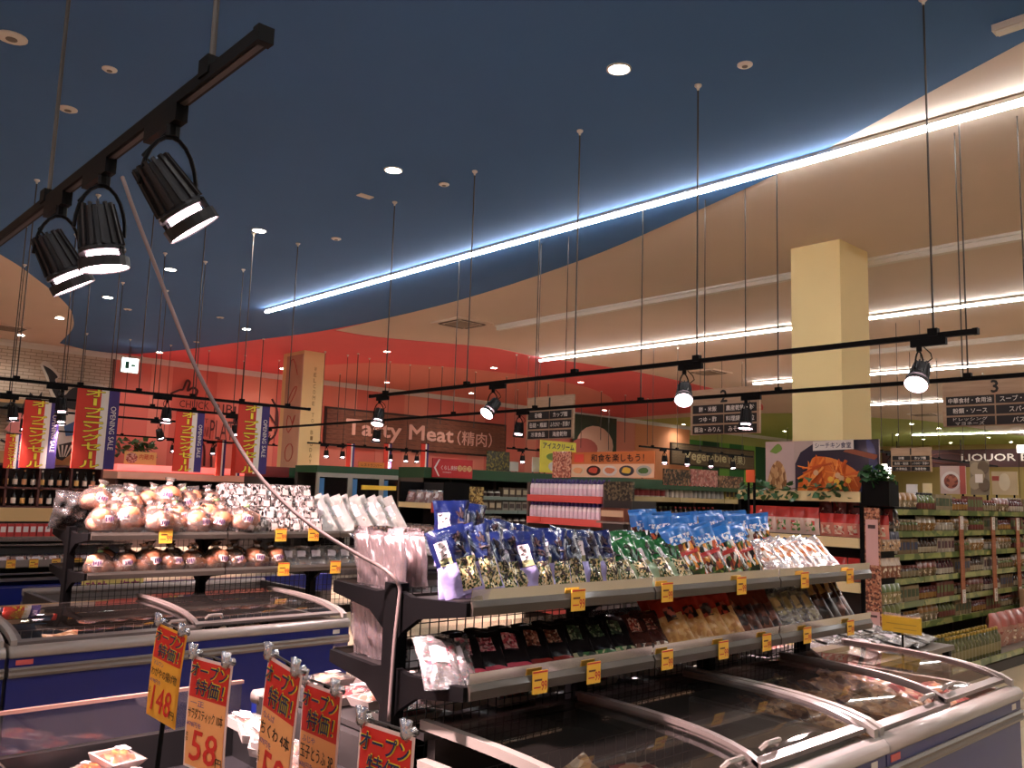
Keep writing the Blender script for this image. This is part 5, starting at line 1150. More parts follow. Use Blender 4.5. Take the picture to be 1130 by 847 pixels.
pq('carrot_heap', smooth_path([(.30, .10), (.34, .03), (.50, .02), (.66, .0), (.80, .02), (.85, .2), (.84, .42), (.74, .58), (.60, .70), (.46, .72), (.42, .62), (.38, .45), (.31, .30)], 3), PM('carrot_base', ['e0752a', 'd8641e', 'e88a3c', 'c85818'], 16, (1, 1, .5)), .003)
rg2 = random.Random(5); mc = [M('carrot_%d' % i, c, .4, coat=.3) for i, c in enumerate(('f08a34', 'd8601c', 'f4a04c', 'c4521a'))]
for k in range(46):
    u, v = rg2.uniform(.36, .80), rg2.uniform(.06, .58)
    if v > .72-abs(u-.55)*1.1: continue
    an = rg2.uniform(-1.2, 1.2)+(.9 if u < .5 else -.9); L = rg2.uniform(.05, .11); du, dv = L*math.cos(an), L*math.sin(an)*1.9; t = .008
    pq('carrot_shred', [(u-du-dv*t, v-dv+du*t*3), (u+dv*t*0-du+.012, v-dv-.02), (u+du+.012, v+dv-.02), (u+du, v+dv+.01)], mc[k % 4], .006+.0004*k)
for k in range(7): u, v = rg2.uniform(.42, .78), rg2.uniform(.15, .5); pq('tuna_flake', [(u+.025*math.cos(t), v+.05*math.sin(t)) for t in (0, .9, 1.8, 2.7, 3.6, 4.5, 5.4)], M('tuna', 'dcae84', .5) if k % 2 else M('corn', 'f0b840', .5), .027+.0005*k)
pq('chopsticks', [(.72, .80), (.98, .66), (1.0, .70), (1.0, .74), (.76, .86)], M('poster_stick', '8a4a30', .5), .032)
pq('name_plate', [(.46, .82), (.81, .84), (.81, 1.0), (.46, .98)], M('poster_white', 'ded4cc', .5), .034)
text('シーチキン食堂', (-.036, -(.635*w-w/2), .91*h), w*.31, h*.10, M('ink_navy', '1c2452', .6), '-x', po, off=.012, depth=.003)
# ivy along the ledge
m_leaf = M('ivy_leaf', '2f5a2a', .45, rnd=.25, coat=.2); lf = MB().add([(0, 0, 0), (-.5, .35, .08), (-.3, .7, .0), (0, 1.1, -.1), (.3, .7, 0), (.5, .35, .08)], [(0, 5, 4, 3, 2, 1)]).mesh('leaf', m_leaf)
def ivy(name, label, pts, n, size, seed, hang=.05, spread=.04, pot=None):
    rg3 = random.Random(seed); pts = [Vector(p) for p in pts]; o = thing(name, label, 'plant', pts[0])
    MB().tube([p-pts[0] for p in pts], .004, 4).build('vine', M('vine', '4a3a20', .7), o)
    for i in range(n):
        t = rg3.random()*(len(pts)-1); k = min(int(t), len(pts)-2); p = pts[k].lerp(pts[k+1], t-k)-pts[0]
        q = link('leaf', lf, o, p+Vector((rg3.uniform(-spread, spread*.3), rg3.uniform(-spread, spread), rg3.uniform(-hang, spread*1.2))), (rg3.uniform(-1, 1), rg3.uniform(-1, 1), rg3.uniform(0, 6.28)))
        q.scale = (size*rg3.uniform(.7, 1.3),)*3
    return o
ivy('ivy_garland', 'green ivy trailing along the cream ledge under the carrot poster', [(XE-.03, e0-.05-.11*i, zc1+.02+.015*math.sin(i*1.3)) for i in range(10)], 110, .055, 4, hang=.09)
a = P(966, 548, x=XE-.02)
pb = thing('planter_box', 'black planter box at the right of the carrot poster', 'planter', (XE, a.y, P(966, 558, x=XE).z))
MB().box(-.02, .16, -.11, .11, 0, .20).build('box', m_black, pb); MB().box(-.0, .14, -.09, .09, .17, .19).build('soil', M('soil', '2a2018', .9), pb)
q = P(966, 536, x=XE)
ivy('potted_foliage', 'round bushy green plant in the black planter box', [(XE+.05, q.y+.09-.03*i, pb.location.z+.2+.03*math.sin(i)) for i in range(7)], 70, .06, 9, hang=.02, spread=.07)
# printed side column
sc_ = thing('printed_column', 'narrow column with food print and pink paper at the display corner', 'display column', (XE-.02, P(963, 600, x=XE-.02).y, 0)); zt1, zt2 = P(963, 560, x=XE-.02).z, P(963, 704, x=XE-.02).z
MB().box(-.01, .01, -.06, .06, 0, zt1).build('core', PM('column_print', ['8a4a34', 'b07050', '5a2e22', 'c89070'], 70, rough=.5), sc_)
for zz, hh2 in ((P(963, 598, x=XE-.02).z, .36), (P(963, 690, x=XE-.02).z, .22)):
    MB().box(-.013, -.01, -.05, .05, zz-hh2/2, zz+hh2/2).build('pink_paper', M('paper_pink', 'd8a8a4', .6), sc_); MB().box(-.0145, -.013, -.03, .03, zz+hh2*.3, zz+hh2*.38).build('stamp', M('stamp_dark', '4a3434', .6), sc_)
# clip strips with packets left of the shelving
hk = [bag_kind(.1, .15, .035, a_, b_, i, c_) for i, (a_, b_, c_) in enumerate((('1e1a20', '3a2c2a', 'b07a5a'), ('2a2c4a', 'b08a6a', 'd8b088'), ('a88868', '8a5238', '6a3424'), ('5a6a3a', '8a7a50', 'a89868'), ('6a7040', '5a5a3a', 'a09870')))]
xr, yr = P(973, 620, y=e1-.1).x, e1-.04
cs = thing('clip_strip_rack', 'black rack of hanging packets on the side of the carrot display', 'rack', (xr, yr, 0)); MB().box(0, .38, .0, .015, 0, pb.location.z-.02).build('back_plate', m_black, cs); MB().box(0, .38, -.12, .0, 0, .25).build('foot', m_black, cs); MB().box(-.06, .38, -.2, .14, pb.location.z-.02, pb.location.z-.001).build('top_tray', m_black, cs)
for t, yy in enumerate((572, 597, 626, 655, 678)):
    z = P(985, yy, y=yr-.06).z
    for i in range(4): put('hanging_packet', hk[t], (xr+.055+.09*i, yr-.05, z-.08), (-.1, 0, 0), 'hanging packet on the clip rack, %s tier from the top' % od(t), 'packet', 'packets on the clip rack tier %s' % od(t), (1.0, 1.0, 1.05))
# --- table of wrapped packs and yellow notice beyond the right freezer
tb = thing('side_table', 'low table of wrapped grey packs beyond the right freezer', 'table', (4.80, 2.2, 0))
MB().box(0, 1.15, 0, .6, .70, .73).build('table_top', m_deck, tb)
for (x, y) in ((.03, .03), (1.1, .03), (.03, .55), (1.1, .55)): MB().box(x-.02, x+.02, y-.02, y+.02, 0, .7).build('leg', m_black, tb)
gwp = [clearpack(i+40, PM('pack_greywrap', ['b8aca0', '8a8078', 'd8ccc0', '6a625c'], 26), .2, .26) for i in range(2)]
for i in range(12): put('wrapped_pack', gwp[i % 2], (4.95+.17*(i % 6), 2.26+.27*(i//6), .745+.02*(i % 2)), (-1.42, 0, .1), 'grey wrapped pack on the side table, %s' % od(i), 'snack pack', 'grey wrapped packs on the side table')
xy_ = 4.86
a, b = P(973, 677, x=xy_), P(1017, 701, x=xy_)
yn = thing('yellow_notice', 'plain yellow notice clipped on a black pole by the right freezer', 'notice', (xy_, (a.y+b.y)/2, 0)); w = a.y-b.y
MB().box(0, .004, -w/2, w/2, b.z, a.z).build('card', M('notice_yellow', 'd8b02c', .6, var=.05), yn); MB().cyl((.012, 0, 0), (.012, 0, a.z+.02), .006, n=6).build('pole', m_black, yn); MB().cyl((.012, 0, 0), (.012, 0, .012), .05, n=12).build('foot', m_black, yn)
MB().box(-.004, .012, -w*.45, w*.45, a.z-.005, a.z+.01).build('clear_bar', m_clip, yn)
for k in range(3): MB().box(-.001, 0, -w*.38, w*.38-.04*k, a.z-.04-.025*k, a.z-.045-.025*k).build('print_line', M('notice_print', 'b0902c', .6), yn)
# --- bottle end display
XM = 7.0
m0, m1 = P(582, 560, x=XM).y, P(666, 560, x=XM).y; wM = m0-m1
zb1, zb2 = P(625, 549, x=XM).z, P(625, 574, x=XM).z; ztM = P(600, 526, x=XM).z
eb = thing('bottle_display', 'end display with red rails and white bottles in the centre', 'shelf', (XM, (m0+m1)/2, 0))
MB().box(.42, .45, -wM/2, wM/2, 0, ztM-.05).build('back_panel', m_up, eb)
for s in (-1, 1): MB().box(0, .45, s*wM/2-.012, s*wM/2+.012, 0, ztM-.06).build('side_panel', m_up, eb)
MB().box(.02, .45, -wM/2, wM/2, 0, .1).build('base', m_dark, eb)
for z in (zb1, zb2, .6, .35): MB().box(0, .42, -wM/2+.012, wM/2-.012, z-.02, z).build('deck', m_deck, eb); MB().box(-.02, 0, -wM/2+.012, wM/2-.012, z-.05, z+.025).build('red_rail', m_rrail, eb)
hB = P(600, 528, x=XM).z-zb1
wbk = [('body', MB().lathe([(.026, 0), (.029, .01), (.029, hB*.62), (.024, hB*.70), (.016, hB*.76)], 10).mesh('body', M('milk_bottle', 'ead8dc', .3, coat=.4), True), 0),
       ('cap', MB().lathe([(.018, hB*.75), (.02, hB*.76), (.02, hB*.86), (.012, hB*.92), (.009, hB)], 8).mesh('cap', M('cap_purple', '32205e', .4), True), 0),
       ('label', MB().lathe([(.0295, hB*.15), (.0295, hB*.5)], 10).mesh('label', M('milk_label', 'dcc0cc', .5)), 0)]
nb = 18
for s, z in enumerate((zb1, zb2)):
    for r in range(2):
        row([wbk], nb, (XM+.04+.09*r, m0-.04, z), (0, -(wM-.08)/(nb-1), 0), -math.pi/2, 'drink_bottle', 'white bottle with purple cap, %s shelf, %s row' % (('upper', 'lower')[s], ('front', 'back')[r]), 'bottle', 'white bottles on the red display')
panel('price_board', 583, 569, 596, 575, XM-.03, M('board_red', 'd0483c', .6), 'small red price board on the lower bottle rail', 'price board', th=.008)
# dark box and brown packs beside the bottles
a, b = P(667, 531, x=XM-.02), P(697, 575, x=XM-.02)
dbx = thing('dark_display_box', 'dark display case beside the white bottles', 'display case', (XM-.02, (a.y+b.y)/2, 0)); w = a.y-b.y
MB().box(0, .4, -w/2, w/2, 0, P(680, 552, x=XM).z).build('case', m_dark, dbx); MB().box(0, .04, -w/2, w/2, P(680, 552, x=XM).z, a.z).build('picture', PM('pic_dark', ['2a2620', '4a4434', '1e1c18', '6a6048'], 45, rough=.4), dbx)
bpk = carton_kind(.1, .14, .08, '6a3a2a', 'c8a888')
row([bpk], 5, (XM-.07, a.y-.08, P(680, 575, x=XM).z), (0, -(w-.1)/5, 0), -math.pi/2, 'brown_carton', 'small brown carton in front of the dark display case', 'carton', 'brown cartons by the bottles')
sh_ = thing('carton_ledge', 'narrow ledge holding brown cartons beside the bottles', 'ledge', (XM-.14, a.y-w/2, 0)); MB().box(0, .118, -w/2, w/2, P(680, 575, x=XM).z-.02, P(680, 575, x=XM).z-.002).build('ledge_top', m_deck, sh_); MB().box(.05, .118, -w/2+.05, w/2-.05, 0, P(680, 575, x=XM).z-.02).build('ledge_body', m_dark, sh_)
# --- aisle two shelving (face -Y at Y=6.1)
Y2 = 6.12
z2 = [P(760, 551, y=Y2).z, P(760, 576, y=Y2).z, 1.05, .75, .42]
shelf_unit('sauce_shelving', 'shelving of jars and sauce bottles seen between the end displays', 7.48, 13.0, Y2, .5, z2, P(790, 542, y=Y2).z, M('rail_labels', 'b8a87a', .4, coat=.4), header=m_ghd, hz=.05)
for s, z in enumerate(z2[:2]):
    ks = [jar_kind(.05, .16, 'd8ccc0', 'c8b8a8', '8a2a2c'), bottle_kind(.035, .17, 'c8c4b8', 'a83a34', 'd8d0c4'), bottle_kind(.03, .17, 'b8b8b0', '3a3434', 'd8d4cc'), carton_kind(.08, .14, .06, 'b8a860', '2a2624')] if s == 0 else [bottle_kind(.035, .18, '3a2418', '4a5a34', '9a9a90'), bottle_kind(.035, .18, '2a1c16', 'a83a34', 'b8a888'), jar_kind(.04, .15, 'b8a888', '5a4a3c', 'd8ccb8')]
    row(ks, 26, (7.56, Y2+.07, z), (.095, 0, 0), 0, 'sauce_bottle', 'small sauce bottle on the %s shelf of the middle aisle' % ('top', 'second')[s], 'bottle', 'sauces on the %s middle aisle shelf' % ('top', 'second')[s], order=False)
# posters above the middle aisle
o, w, h = panel('japanese_food_banner', 629, 499, 722, 527, 7.1, M('poster_orange', 'c8703a', .55), 'orange Japanese food banner with five dishes above the bottles', base=ztM)
MB().box(-.003, 0, -w/2, w/2, 0, h*.52).build('picture_strip', M('poster_peach', 'e0b898', .55), o)
text('和食を楽しもう！', (-.003, -w*.08, h*.76), w*.62, h*.30, m_ink, '-x', o, off=.02, depth=.002); MB().box(-.006, -.002, w*.32, w*.44, h*.6, h*.92).build('red_seal', M('seal_red', 'd84a3c', .6), o)
for k, (c1, c2) in enumerate((('d8c0a0', 'e0a070'), ('3a1e1a', 'c04a34'), ('d8d0c8', 'c87a54'), ('3a3a44', 'd8b040'), ('a8a8a0', '4a6a34'))):
    u = -w/2+w*(.11+.195*k); blob(o, '-x', u, h*.26, w*.085, h*.20, M('dish_'+c1, c1, .5), 'dish', .004, dy=.003); blob(o, '-x', u, h*.27, w*.055, h*.12, M('dishfood_'+c2, c2, .6), 'dish_food', .004, 12, .15, k, dy=.007)
o, w, h = panel('seafood_photo', 610, 498, 629, 527, 7.08, PM('pic_pinkfood', ['c88a74', 'a85a48', 'd8a890', '8a4a3c'], 50, rough=.5), 'narrow photo board left of the orange banner', base=ztM)
o, w, h = panel('ice_cream_poster', 597, 485, 635, 523, 9.95, M('poster_yellow', 'e6d84a', .55), 'yellow ice cream poster above the green shelf header', face='-y', base=P(540, 519, y=Y1*0+10.0).z)
text('アイスクリーム', (0, 0, h*.84), w*.88, h*.18, M('ink_navy', '1c2452', .6), '-y', o, off=.03, depth=.003); blob(o, '-y', -w*.08, h*.5, w*.26, h*.13, M('poster_grn', '6a8a3c', .6), 'green_spot'); blob(o, '-y', -w*.1, h*.2, w*.18, h*.16, M('poster_white', 'ded4cc', .5), 'white_cone')
o, w, h = panel('dark_food_poster', 733, 511, 762, 531, 6.3, PM('pic_chef', ['2e2018', '5a3c28', 'a87a5c', '1e1612', '7a5a3c'], 40, rough=.5), 'dark brown food poster above the middle aisle', face='-y')
o, w, h = panel('pink_food_poster', 763, 512, 792, 533, 6.3, PM('pic_pink', ['c87a78', 'b05a54', 'd89a90', 'a8706a'], 40, rough=.5), 'pink food poster above the middle aisle', face='-y')
o, w, h = panel('brown_food_poster', 793, 519, 820, 534, 6.3, PM('pic_brown2', ['6a4434', '8a5c44', '4a2e24', 'b0846a'], 40, rough=.5), 'low brown food poster above the middle aisle', face='-y')
o, w, h = panel('orange_tag_board', 823, 518, 832, 532, 6.6, M('poster_flame', 'd85a2c', .6), 'small orange board left of the carrot poster', base=0)
for nm in ('dark_food_poster', 'pink_food_poster', 'brown_food_poster'): bpy.data.objects[nm].location.z = P(790, 542, y=Y2).z+.051
# --- green-header shelving (face -Y at Y=10)
Y3 = 10.0
zt3 = P(560, 531, y=Y3).z; z3 = [P(550, 549, y=Y3).z, P(550, 564, y=Y3).z, P(550, 580, y=Y3).z, .95, .6]
xh0 = P(468, 520, y=Y3).x
shelf_unit('green_header_shelving', 'long shelving with a dark green header behind the bottles', xh0, 16.0, Y3, .6, z3, zt3, M('rail_bluegreen', '7a8a80', .4, coat=.3), header=m_ghd, hz=P(540, 519, y=Y3).z-zt3)
cupk = [jar_kind(.05, .12, 'd8d0c0', '3a2c28', '4a3430'), carton_kind(.12, .16, .1, '5a4a3c', 'b8a888'), carton_kind(.12, .15, .1, '8a8478', '4a3c38')]
for s, z in enumerate(z3[:3]): row([cupk[s], cupk[(s+1) % 3]], 22, (xh0+.1, Y3+.08, z), (.14, 0, 0), 0, 'cup_noodle' if s == 0 else 'grocery_box', 'small packaged food on the %s shelf under the green header' % od(s), 'packaged food', 'packaged food on the %s green header shelf' % od(s), order=False)
o, w, h = panel('green_snack_poster', 498, 536, 533, 561, 9.3, M('poster_green', '7a9a44', .55), 'green and brown snack poster in front of the green header shelving', face='-y', base=0)
MB().box(0, w/2, -.004, 0, 0, h).build('snack_picture', PM('pic_snack', ['a88a4c', '6a5030', 'c8b070', '4a3a20'], 45), o)
# red direction sign
o, w, h = panel('red_direction_sign', 478, 505, 521, 528, 9.945, M('sign_red', 'c62c30', .5), 'red sign with a white arrow and round letters on the green header', 'sign', face='-y')
MB().prism([(-w*.36, h*.95), (-w*.47, h*.5), (-w*.36, h*.05), (-w*.33, h*.05), (-w*.43, h*.5), (-w*.33, h*.95)], -.004, 0, 'y').build('arrow', m_bwh, o)
text('くらし良好', (-w*.10, 0, h*.52), w*.40, h*.24, m_bwh, '-y', o, off=.01, depth=.003)
for k, c in enumerate('フロア'):
    blob(o, '-y', w*(.17+.125*k), h*.52, w*.062, h*.16, M('disc_gold', 'e0b880', .5), 'letter_disc'); text(c, (w*(.17+.125*k), -.004, h*.52), w*.07, h*.18, m_tagr, '-y', o, off=.01, depth=.003)
text('KURASHI', (-w*.15, 0, h*.28), w*.2, h*.07, m_bwh, '-y', o, depth=.003)
o, w, h = panel('autumn_food_board', 538, 497, 562, 520, 10.3, PM('pic_yellowdark', ['3a3420', '8a7a34', '2a2418', '5a5428'], 40), 'dark yellow food board standing on the green header', face='-y', base=P(540, 519, y=Y3).z)
panel('blank_white_card', 563, 509, 572, 520, 10.3, m_bwh, 'small blank white card on the green header', face='-y', base=P(540, 519, y=Y3).z)
panel('blank_white_card', 588, 504, 598, 521, 10.3, m_bwh, 'larger blank white card left of the ice cream poster', face='-y', base=P(540, 519, y=Y3).z)
# pink pack display in front of it
XK = 7.1
a, b = P(441, 556, x=XK), P(489, 560, x=XK); zk = P(465, 556, x=XK).z
kd_ = thing('pink_pack_display', 'end display of pink packs with a cream rail left of the red sign', 'shelf', (XK, (a.y+b.y)/2, 0)); w = a.y-b.y
MB().box(.4, .43, -w/2, w/2, 0, zk+.3).build('back_panel', m_bkp, kd_)
for z in (zk, .95, .5): MB().box(0, .4, -w/2, w/2, z-.02, z).build('deck', m_deck, kd_); MB().box(-.02, 0, -w/2, w/2, z-.05, z+.02).build('cream_rail', m_crail, kd_)
for s in (-1, 1): MB().box(0, .43, s*w/2-.01, s*w/2+.01, 0, zk+.3).build('side_panel', m_black, kd_)
ppk = [clearpack(i+50, PM('pack_rose', ['d8a09a', 'c07870', 'e8c8c0', 'b06860'], 20), .2, .2) for i in range(2)]
for i in range(10): put('rose_pack', ppk[i % 2], (XK+.08+.12*(i//5), a.y-.1-(w-.2)*(i % 5)/4, zk), (-.35, 0, -math.pi/2), 'rose pink pack on the cream-railed end display, %s' % od(i), 'snack pack', 'rose packs on the end display')
row([ppk[0]], 5, (XK+.1, a.y-.1, .95), (0, -(w-.2)/4, 0), -math.pi/2, 'rose_pack', 'rose pink pack on the lower end display shelf', 'snack pack', 'rose packs low on the end display')
panel('red_price_board', 476, 554, 487, 566, XK-.04, M('board_red', 'd0483c', .6), 'red price board hung on the cream rail', 'price board', th=.008)
# --- glass-door freezers (Y=14)
Y4 = 14.0
x0 = P(350, 515, y=Y4).x; x1 = P(463, 521, y=Y4).x; zh1 = P(400, 515.5, y=Y4).z; zh0 = P(400, 523, y=Y4).z
gf = thing('glass_door_freezer', 'tall glass-door freezer with green header below the meat sign', 'freezer', (x0, Y4, 0)); L = x1-x0+1.2
MB().box(0, L, 0, .8, zh0, zh1).build('header', m_ghd, gf); MB().box(0, L, .05, .8, 0, .15).build('base', m_dark, gf); MB().box(0, L, .7, .8, .15, zh0).build('back', m_dark, gf)
for k in range(5):
    x = k*L/5; d = MB(); fw_ = L/5
    d.box(x, x+.05, -.03, .02, .15, zh0); d.box(x+fw_-.05, x+fw_, -.03, .02, .15, zh0); d.box(x+.05, x+fw_-.05, -.03, .02, .15, .25); d.box(x+.05, x+fw_-.05, -.03, .02, zh0-.08, zh0)
    D_ = d.build('door', M('door_alu', 'a8a49c', .35, metal=.5), gf); MB().box(x+.05, x+fw_-.05, -.01, -.004, .25, zh0-.08).build('pane', M('door_glass', '1a1616', .06, coat=.5), D_); MB().box(x+.06, x+.16, -.014, -.0105, zh0-.42, zh0-.1).build('blue_sticker', M('sticker_blue', '3a78b0', .5), D_); MB().cyl((x+fw_-.03, -.06, .8), (x+fw_-.03, -.06, 1.4), .012, n=6).build('handle', m_rod, D_)
o, w, h = panel('orange_shelf_sign', 396, 509, 424, 517, 14.4, M('sign_orange', 'e88a34', .55), 'small orange sign on top of the glass-door freezer', 'sign', face='-y', base=zh1)
text('レストランバー', (0, 0, h*.5), w*.8, h*.5, M('sign_brown', '8a3a1c', .6), '-y', o, off=.01, depth=.003)
o, w, h = panel('yellow_basket_sign', 400, 535, 437, 541, 7.0, M('sign_yell', 'd8b83c', .55), 'yellow tray sign behind the white leaning packs', 'sign', face='-y', base=0)
# red and green case header
Y5 = 15.2
a, b = P(289, 514, y=Y5), P(348, 528, y=Y5)
rc = thing('red_green_case', 'open case with a dark red and green header left of the pillar', 'display case', (a.x, Y5, 0)); L = b.x-a.x
MB().box(0, L*.5, 0, .7, P(300, 526, y=Y5).z, a.z).build('red_header', M('header_darkred', '6e2020', .5), rc); MB().box(L*.5, L, 0, .7, P(300, 526, y=Y5).z, a.z).build('green_header', m_ghd, rc)
MB().box(0, L, .6, .7, 0, P(300, 526, y=Y5).z).build('back', m_bkp, rc); MB().box(0, L, 0, .6, 0, .7).build('base', m_dark, rc); MB().box(0, .03, 0, .6, .7, P(300, 526, y=Y5).z).build('side', m_bkp, rc); MB().box(L-.03, L, 0, .6, .7, P(300, 526, y=Y5).z).build('side', m_bkp, rc); MB().box(.03, L-.03, .02, .6, 1.3, 1.33).build('deck', m_deck, rc)
whc = jar_kind(.06, .12, 'e0d4cc', 'd8c8c0')
row([whc], 9, (a.x+.12, Y5+.1, 1.33), ((L-.24)/8, 0, 0), 0, 'white_cup', 'white cup in the red and green case', 'cup', 'white cups in the red and green case', order=False)
# --- meat case along the back wall
Y6 = 22.0
mx0 = P(130, 520, y=Y6).x; L = 6.3
mcz = thing('meat_case', 'long open meat case with a glowing red strip along the salmon wall', 'display case', (mx0, Y6, 0))
MB().box(0, L, .05, 1.2, 1.86, 2.02).build('red_strip', EM('strip_red_glow', 'ff3a34', .3), mcz); MB().prism([(0, 1.68), (.1, 1.66), (1.2, 1.66), (1.2, 1.86), (0, 1.84)], 0, L, 'x').build('canopy', M('canopy_pinkwhite', 'd8b0a0', .5), mcz)
MB().box(0, L, 1.1, 1.2, 0, 1.66).build('back', m_bkp, mcz); MB().box(0, L, 0, 1.1, 0, .8).build('base', m_up, mcz)
for x in (0, L-.06): MB().box(x, x+.06, .1, 1.1, .8, 1.66).build('side_panel', M('case_side', '4a2a28', .5), mcz)
for z in (1.1, 1.4): MB().box(.06, L-.06, .3, 1.1, z-.03, z).build('deck', m_deck, mcz); MB().box(.06, L-.06, .28, .3, z-.06, z).build('price_rail', M('rail_tan', 'a88a70', .4), mcz)
for k in range(20): put('meat_tray', tr_red, (mx0+.3+.29*k, Y6+.5, 1.4), (.3, 0, 0), 'meat tray on the upper deck of the red-strip case, %s' % od(k), 'food tray', 'meat trays in the red-strip case')
o, w, h = panel('offal_sign', 138, 497, 172, 513, 22.2, M('sign_cream', 'e8c078', .55), 'cream sign for offal meat on the red-strip case', 'sign', face='-y')
o.location.z = 2.02
text('内蔵肉', (w*.18, 0, h*.62), w*.45, h*.4, m_tagr, '-y', o, off=.01, depth=.004); blob(o, '-y', -w*.28, h*.5, w*.18, h*.42, PM('offal_pic', ['c07060', '8a3a34', 'e0b0a0'], 30), 'picture')
a = P(150, 492, y=22.5)
vz = thing('plant_pot', 'small pot holding foliage on the red-strip case', 'pot', (a.x, 22.5, 2.02)); MB().lathe([(.1, 0), (.14, .25), (.16, .26)], 12).build('pot', m_up, vz)
iv = ivy('foliage_bush', 'leafy green bush above the offal sign', [(a.x-.5+.14*i, 22.5, a.z-.12+.1*math.sin(i*.45)) for i in range(8)], 90, .16, 15, hang=.15, spread=.18); MB().cyl((.5, 0, 2.28-a.z+.1), (.5, 0, .1), .03, n=6).build('stem', M('vine', '4a3a20', .7), iv)
# --- wine rack
Y7 = 19.0
wx0, wx1 = P(-30, 520, y=Y7).x, P(112, 530, y=Y7).x; zw = [P(20, 558, y=Y7).z, P(20, 537, y=Y7).z, P(20, 514, y=Y7).z+.05]
wr = thing('wine_rack', 'dark red wooden wine rack at the far left', 'rack', (wx0, Y7, 0)); L = wx1-wx0; mw = M('rack_wood', '4a1c18', .5)
MB().box(0, L, .35, .4, 0, zw[2]).build('back', M('rack_back', '1e0e0c', .6), wr)
for z in zw: MB().box(0, L, 0, .35, z-.04, z).build('shelf_board', mw, wr)
for k in range(5): MB().box(k*L/4-.02, k*L/4+.02, 0, .35, 0, zw[2]).build('divider', mw, wr)
MB().box(0, L, .02, .35, 0, zw[0]-.04).build('plinth', M('rack_plinth', '2a2a5a', .5), wr)
wk = [bottle_kind(.045, .34, '1a1412', c, l) for c, l in (('2a2624', 'e8dcd0'), ('d8d0c8', 'd8a860'), ('1e1a18', 'e0c8b8'), ('c88a50', 'd89a70'))]
for s in range(2):
    for k in range(14): put('wine_bottle', wk[(k+s*2) % 4], (wx0+.12+k*(L-.24)/13, Y7+.14, zw[s]), (0, 0, 0), 'wine bottle, %s from the left on the %s rack shelf' % (od(k), ('lower', 'upper')[s]), 'bottle', 'wine bottles in the red rack')
# --- multi-deck case at the left edge (Y=9)
Y8 = 9.0
lx0, lx1 = 1.3, 3.2
lc = thing('multideck_case', 'chrome-railed case of red cartons at the left edge', 'display case', (lx0, Y8, 0)); L = lx1-lx0; mch = M('chrome', 'b8a8a0', .2, metal=.8)
MB().box(0, L, .5, .55, 0, 1.18).build('back', m_bkp, lc); MB().box(0, L, .48, .56, 1.18, 1.31).build('beige_fascia', M('fascia_beige', 'e0b87c', .5), lc); MB().box(0, L, 0, .5, 0, .62).build('base', m_fzb, lc); MB().box(0, L, -.01, .5, 1.045, 1.062).build('top_deck', m_deck, lc)
for z, h2 in ((1.02, .03), (.98, .015), (.66, .03), (.72, .015)): MB().box(0, L, -.03, -.0, z, z+h2).build('chrome_rail', mch, lc)
MB().box(0, L, -.01, .5, .78, .80).build('lower_deck', m_deck, lc); MB().box(0, L, -.03, -.01, .79, .85).build('tag_rail', M('tag_rail', '8a7a74', .4), lc); MB().box(L*.45, L, .08, .10, .86, .96).build('blue_board', m_fzb, lc)
MB().box(0, L, .02, .04, .9, 1.0).build('support', m_dark, lc)
rck = carton_kind(.055, .115, .08, 'c83a34', 'e8d8d0')
row([rck], 20, (lx0+.08, Y8+.06, 1.062), (.062, 0, 0), 0, 'red_carton', 'small red carton on the left multideck case', 'carton', 'red cartons at the left edge')
for k in range(5): price_tag(lx0+.65+.19*k, Y8-.032, .82, 'yellow price tag on the left multideck case, %s along' % od(k), 'price tags on the multideck case', s=1.1)
pl_k = [clearpack(i+60, PM('pack_rosy', ['e0a8a0', 'c88078', 'e8d0c8'], 22), .14, .1) for i in range(2)]
for k in range(8): put('pale_pack', pl_k[k % 2], (lx0+.5+.14*k, Y8+.03, .80), (-.3, 0, 0), 'pale pack on the lower deck of the multideck case, %s' % od(k), 'snack pack', 'pale packs on the multideck case')
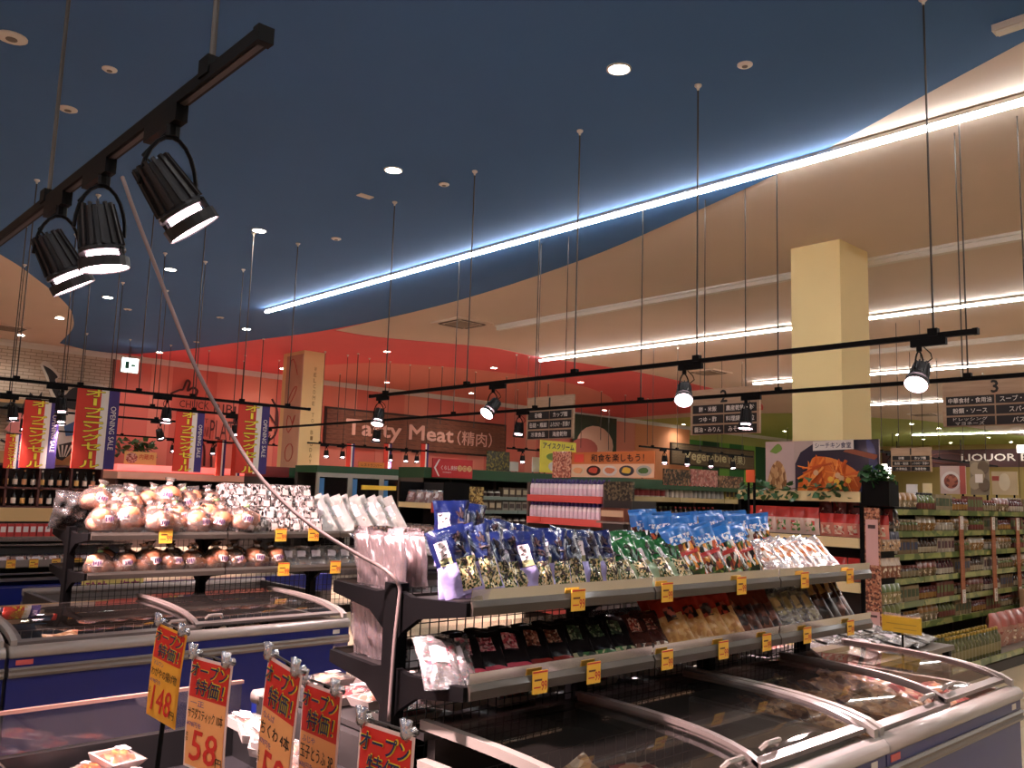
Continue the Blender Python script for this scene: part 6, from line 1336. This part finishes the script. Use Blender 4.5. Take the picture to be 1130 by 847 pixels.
# yellow delicacy sign and blue fascia behind the bread shelf
Y9 = 8.1
o, w, h = panel('delicacy_sign', 91, 639, 157, 656, Y9, M('sign_paleyellow', 'e6cf7a', .55), 'yellow sign with purple lettering under the bread shelf', 'sign', face='-y')
text('珍味・塩辛', (0, 0, h*.5), w*.88, h*.72, M('letter_magenta', 'a03a6e', .6), '-y', o, off=.02, depth=.003)
bc = thing('blue_back_case', 'case with a blue fascia behind the bread shelf', 'display case', (1.6, Y9+.02, 0)); a_, b_ = P(250, 638, y=Y9).z, P(250, 652, y=Y9).z
MB().box(0, 3.4, 0, .06, b_-.05, a_).build('blue_fascia', m_fzb, bc); MB().box(0, 3.4, .0, .5, 0, b_-.05).build('body', M('case_grey', '4a4442', .5), bc)
rt = [pouch_kind(.2, .2, .05, [('bag', 0, 1, PM('frozen_yellow', ['e0c040', 'd87a50', 'f0e0a0'], 14))], [], i) for i in range(2)]
# produce photo board on the back wall
o, w, h = panel('produce_photo_board', 633, 456, 680, 502, Y1-.2, M('board_darkgreen', '2e3a24', .6), 'large photo board with pale round produce on the back wall', face='-y')
blob(o, '-y', 0, h*.22, w*.42, h*.52, M('produce_pale', 'd8b098', .6), 'produce', .01); blob(o, '-y', -w*.25, h*.12, w*.3, h*.26, M('produce_rose', 'b05a50', .6), 'produce_base', .012, dy=.01)
# liquor corner shelving, far right
shelf_unit('liquor_shelving', 'distant liquor shelving below the maroon board', 17.0-9, 17.0+3, 40.0, .5, [.4, .8, 1.2, 1.6], 1.9, m_crail, facing='-x')
lk_ = bottle_kind(.045, .3, '5a4a34', 'a88a50', 'd8c8a0')
for z in (1.2, 1.6): row([lk_], 48, (40.1, 19.8, z), (0, -.24, 0), -math.pi/2, 'liquor_bottle', 'distant liquor bottle on the shelving under the maroon board', 'bottle', 'bottles in the liquor corner', order=False)
o, w, h = panel('lit_window_panel', 973, 512, 983, 527, 44.0, EM('window_glow', 'fff4e4', 2.5), 'bright lit panel right of the carrot poster', 'lit panel', base=0)
o, w, h = panel('lit_window_panel', 1122, 491, 1131, 499, 45.5, EM('window_glow', 'fff4e4', 2.5), 'bright lit panel at the right edge', 'lit panel', base=0)
# things of one row share a description: tell them apart by their place
seen = {}
for o in list(col.objects):
    if o.parent is None and 'label' in o.keys() and 'group' in o.keys(): seen.setdefault(o['label'], []).append(o)
for lb, os_ in seen.items():
    if len(os_) > 1:
        os_.sort(key=lambda o: o.location.dot(CR)/max(.1, (o.location-cam.location).dot(fw)))
        for i, o in enumerate(os_): o['label'] = '%s, %s from left' % (lb, od(i))
flush_texts()
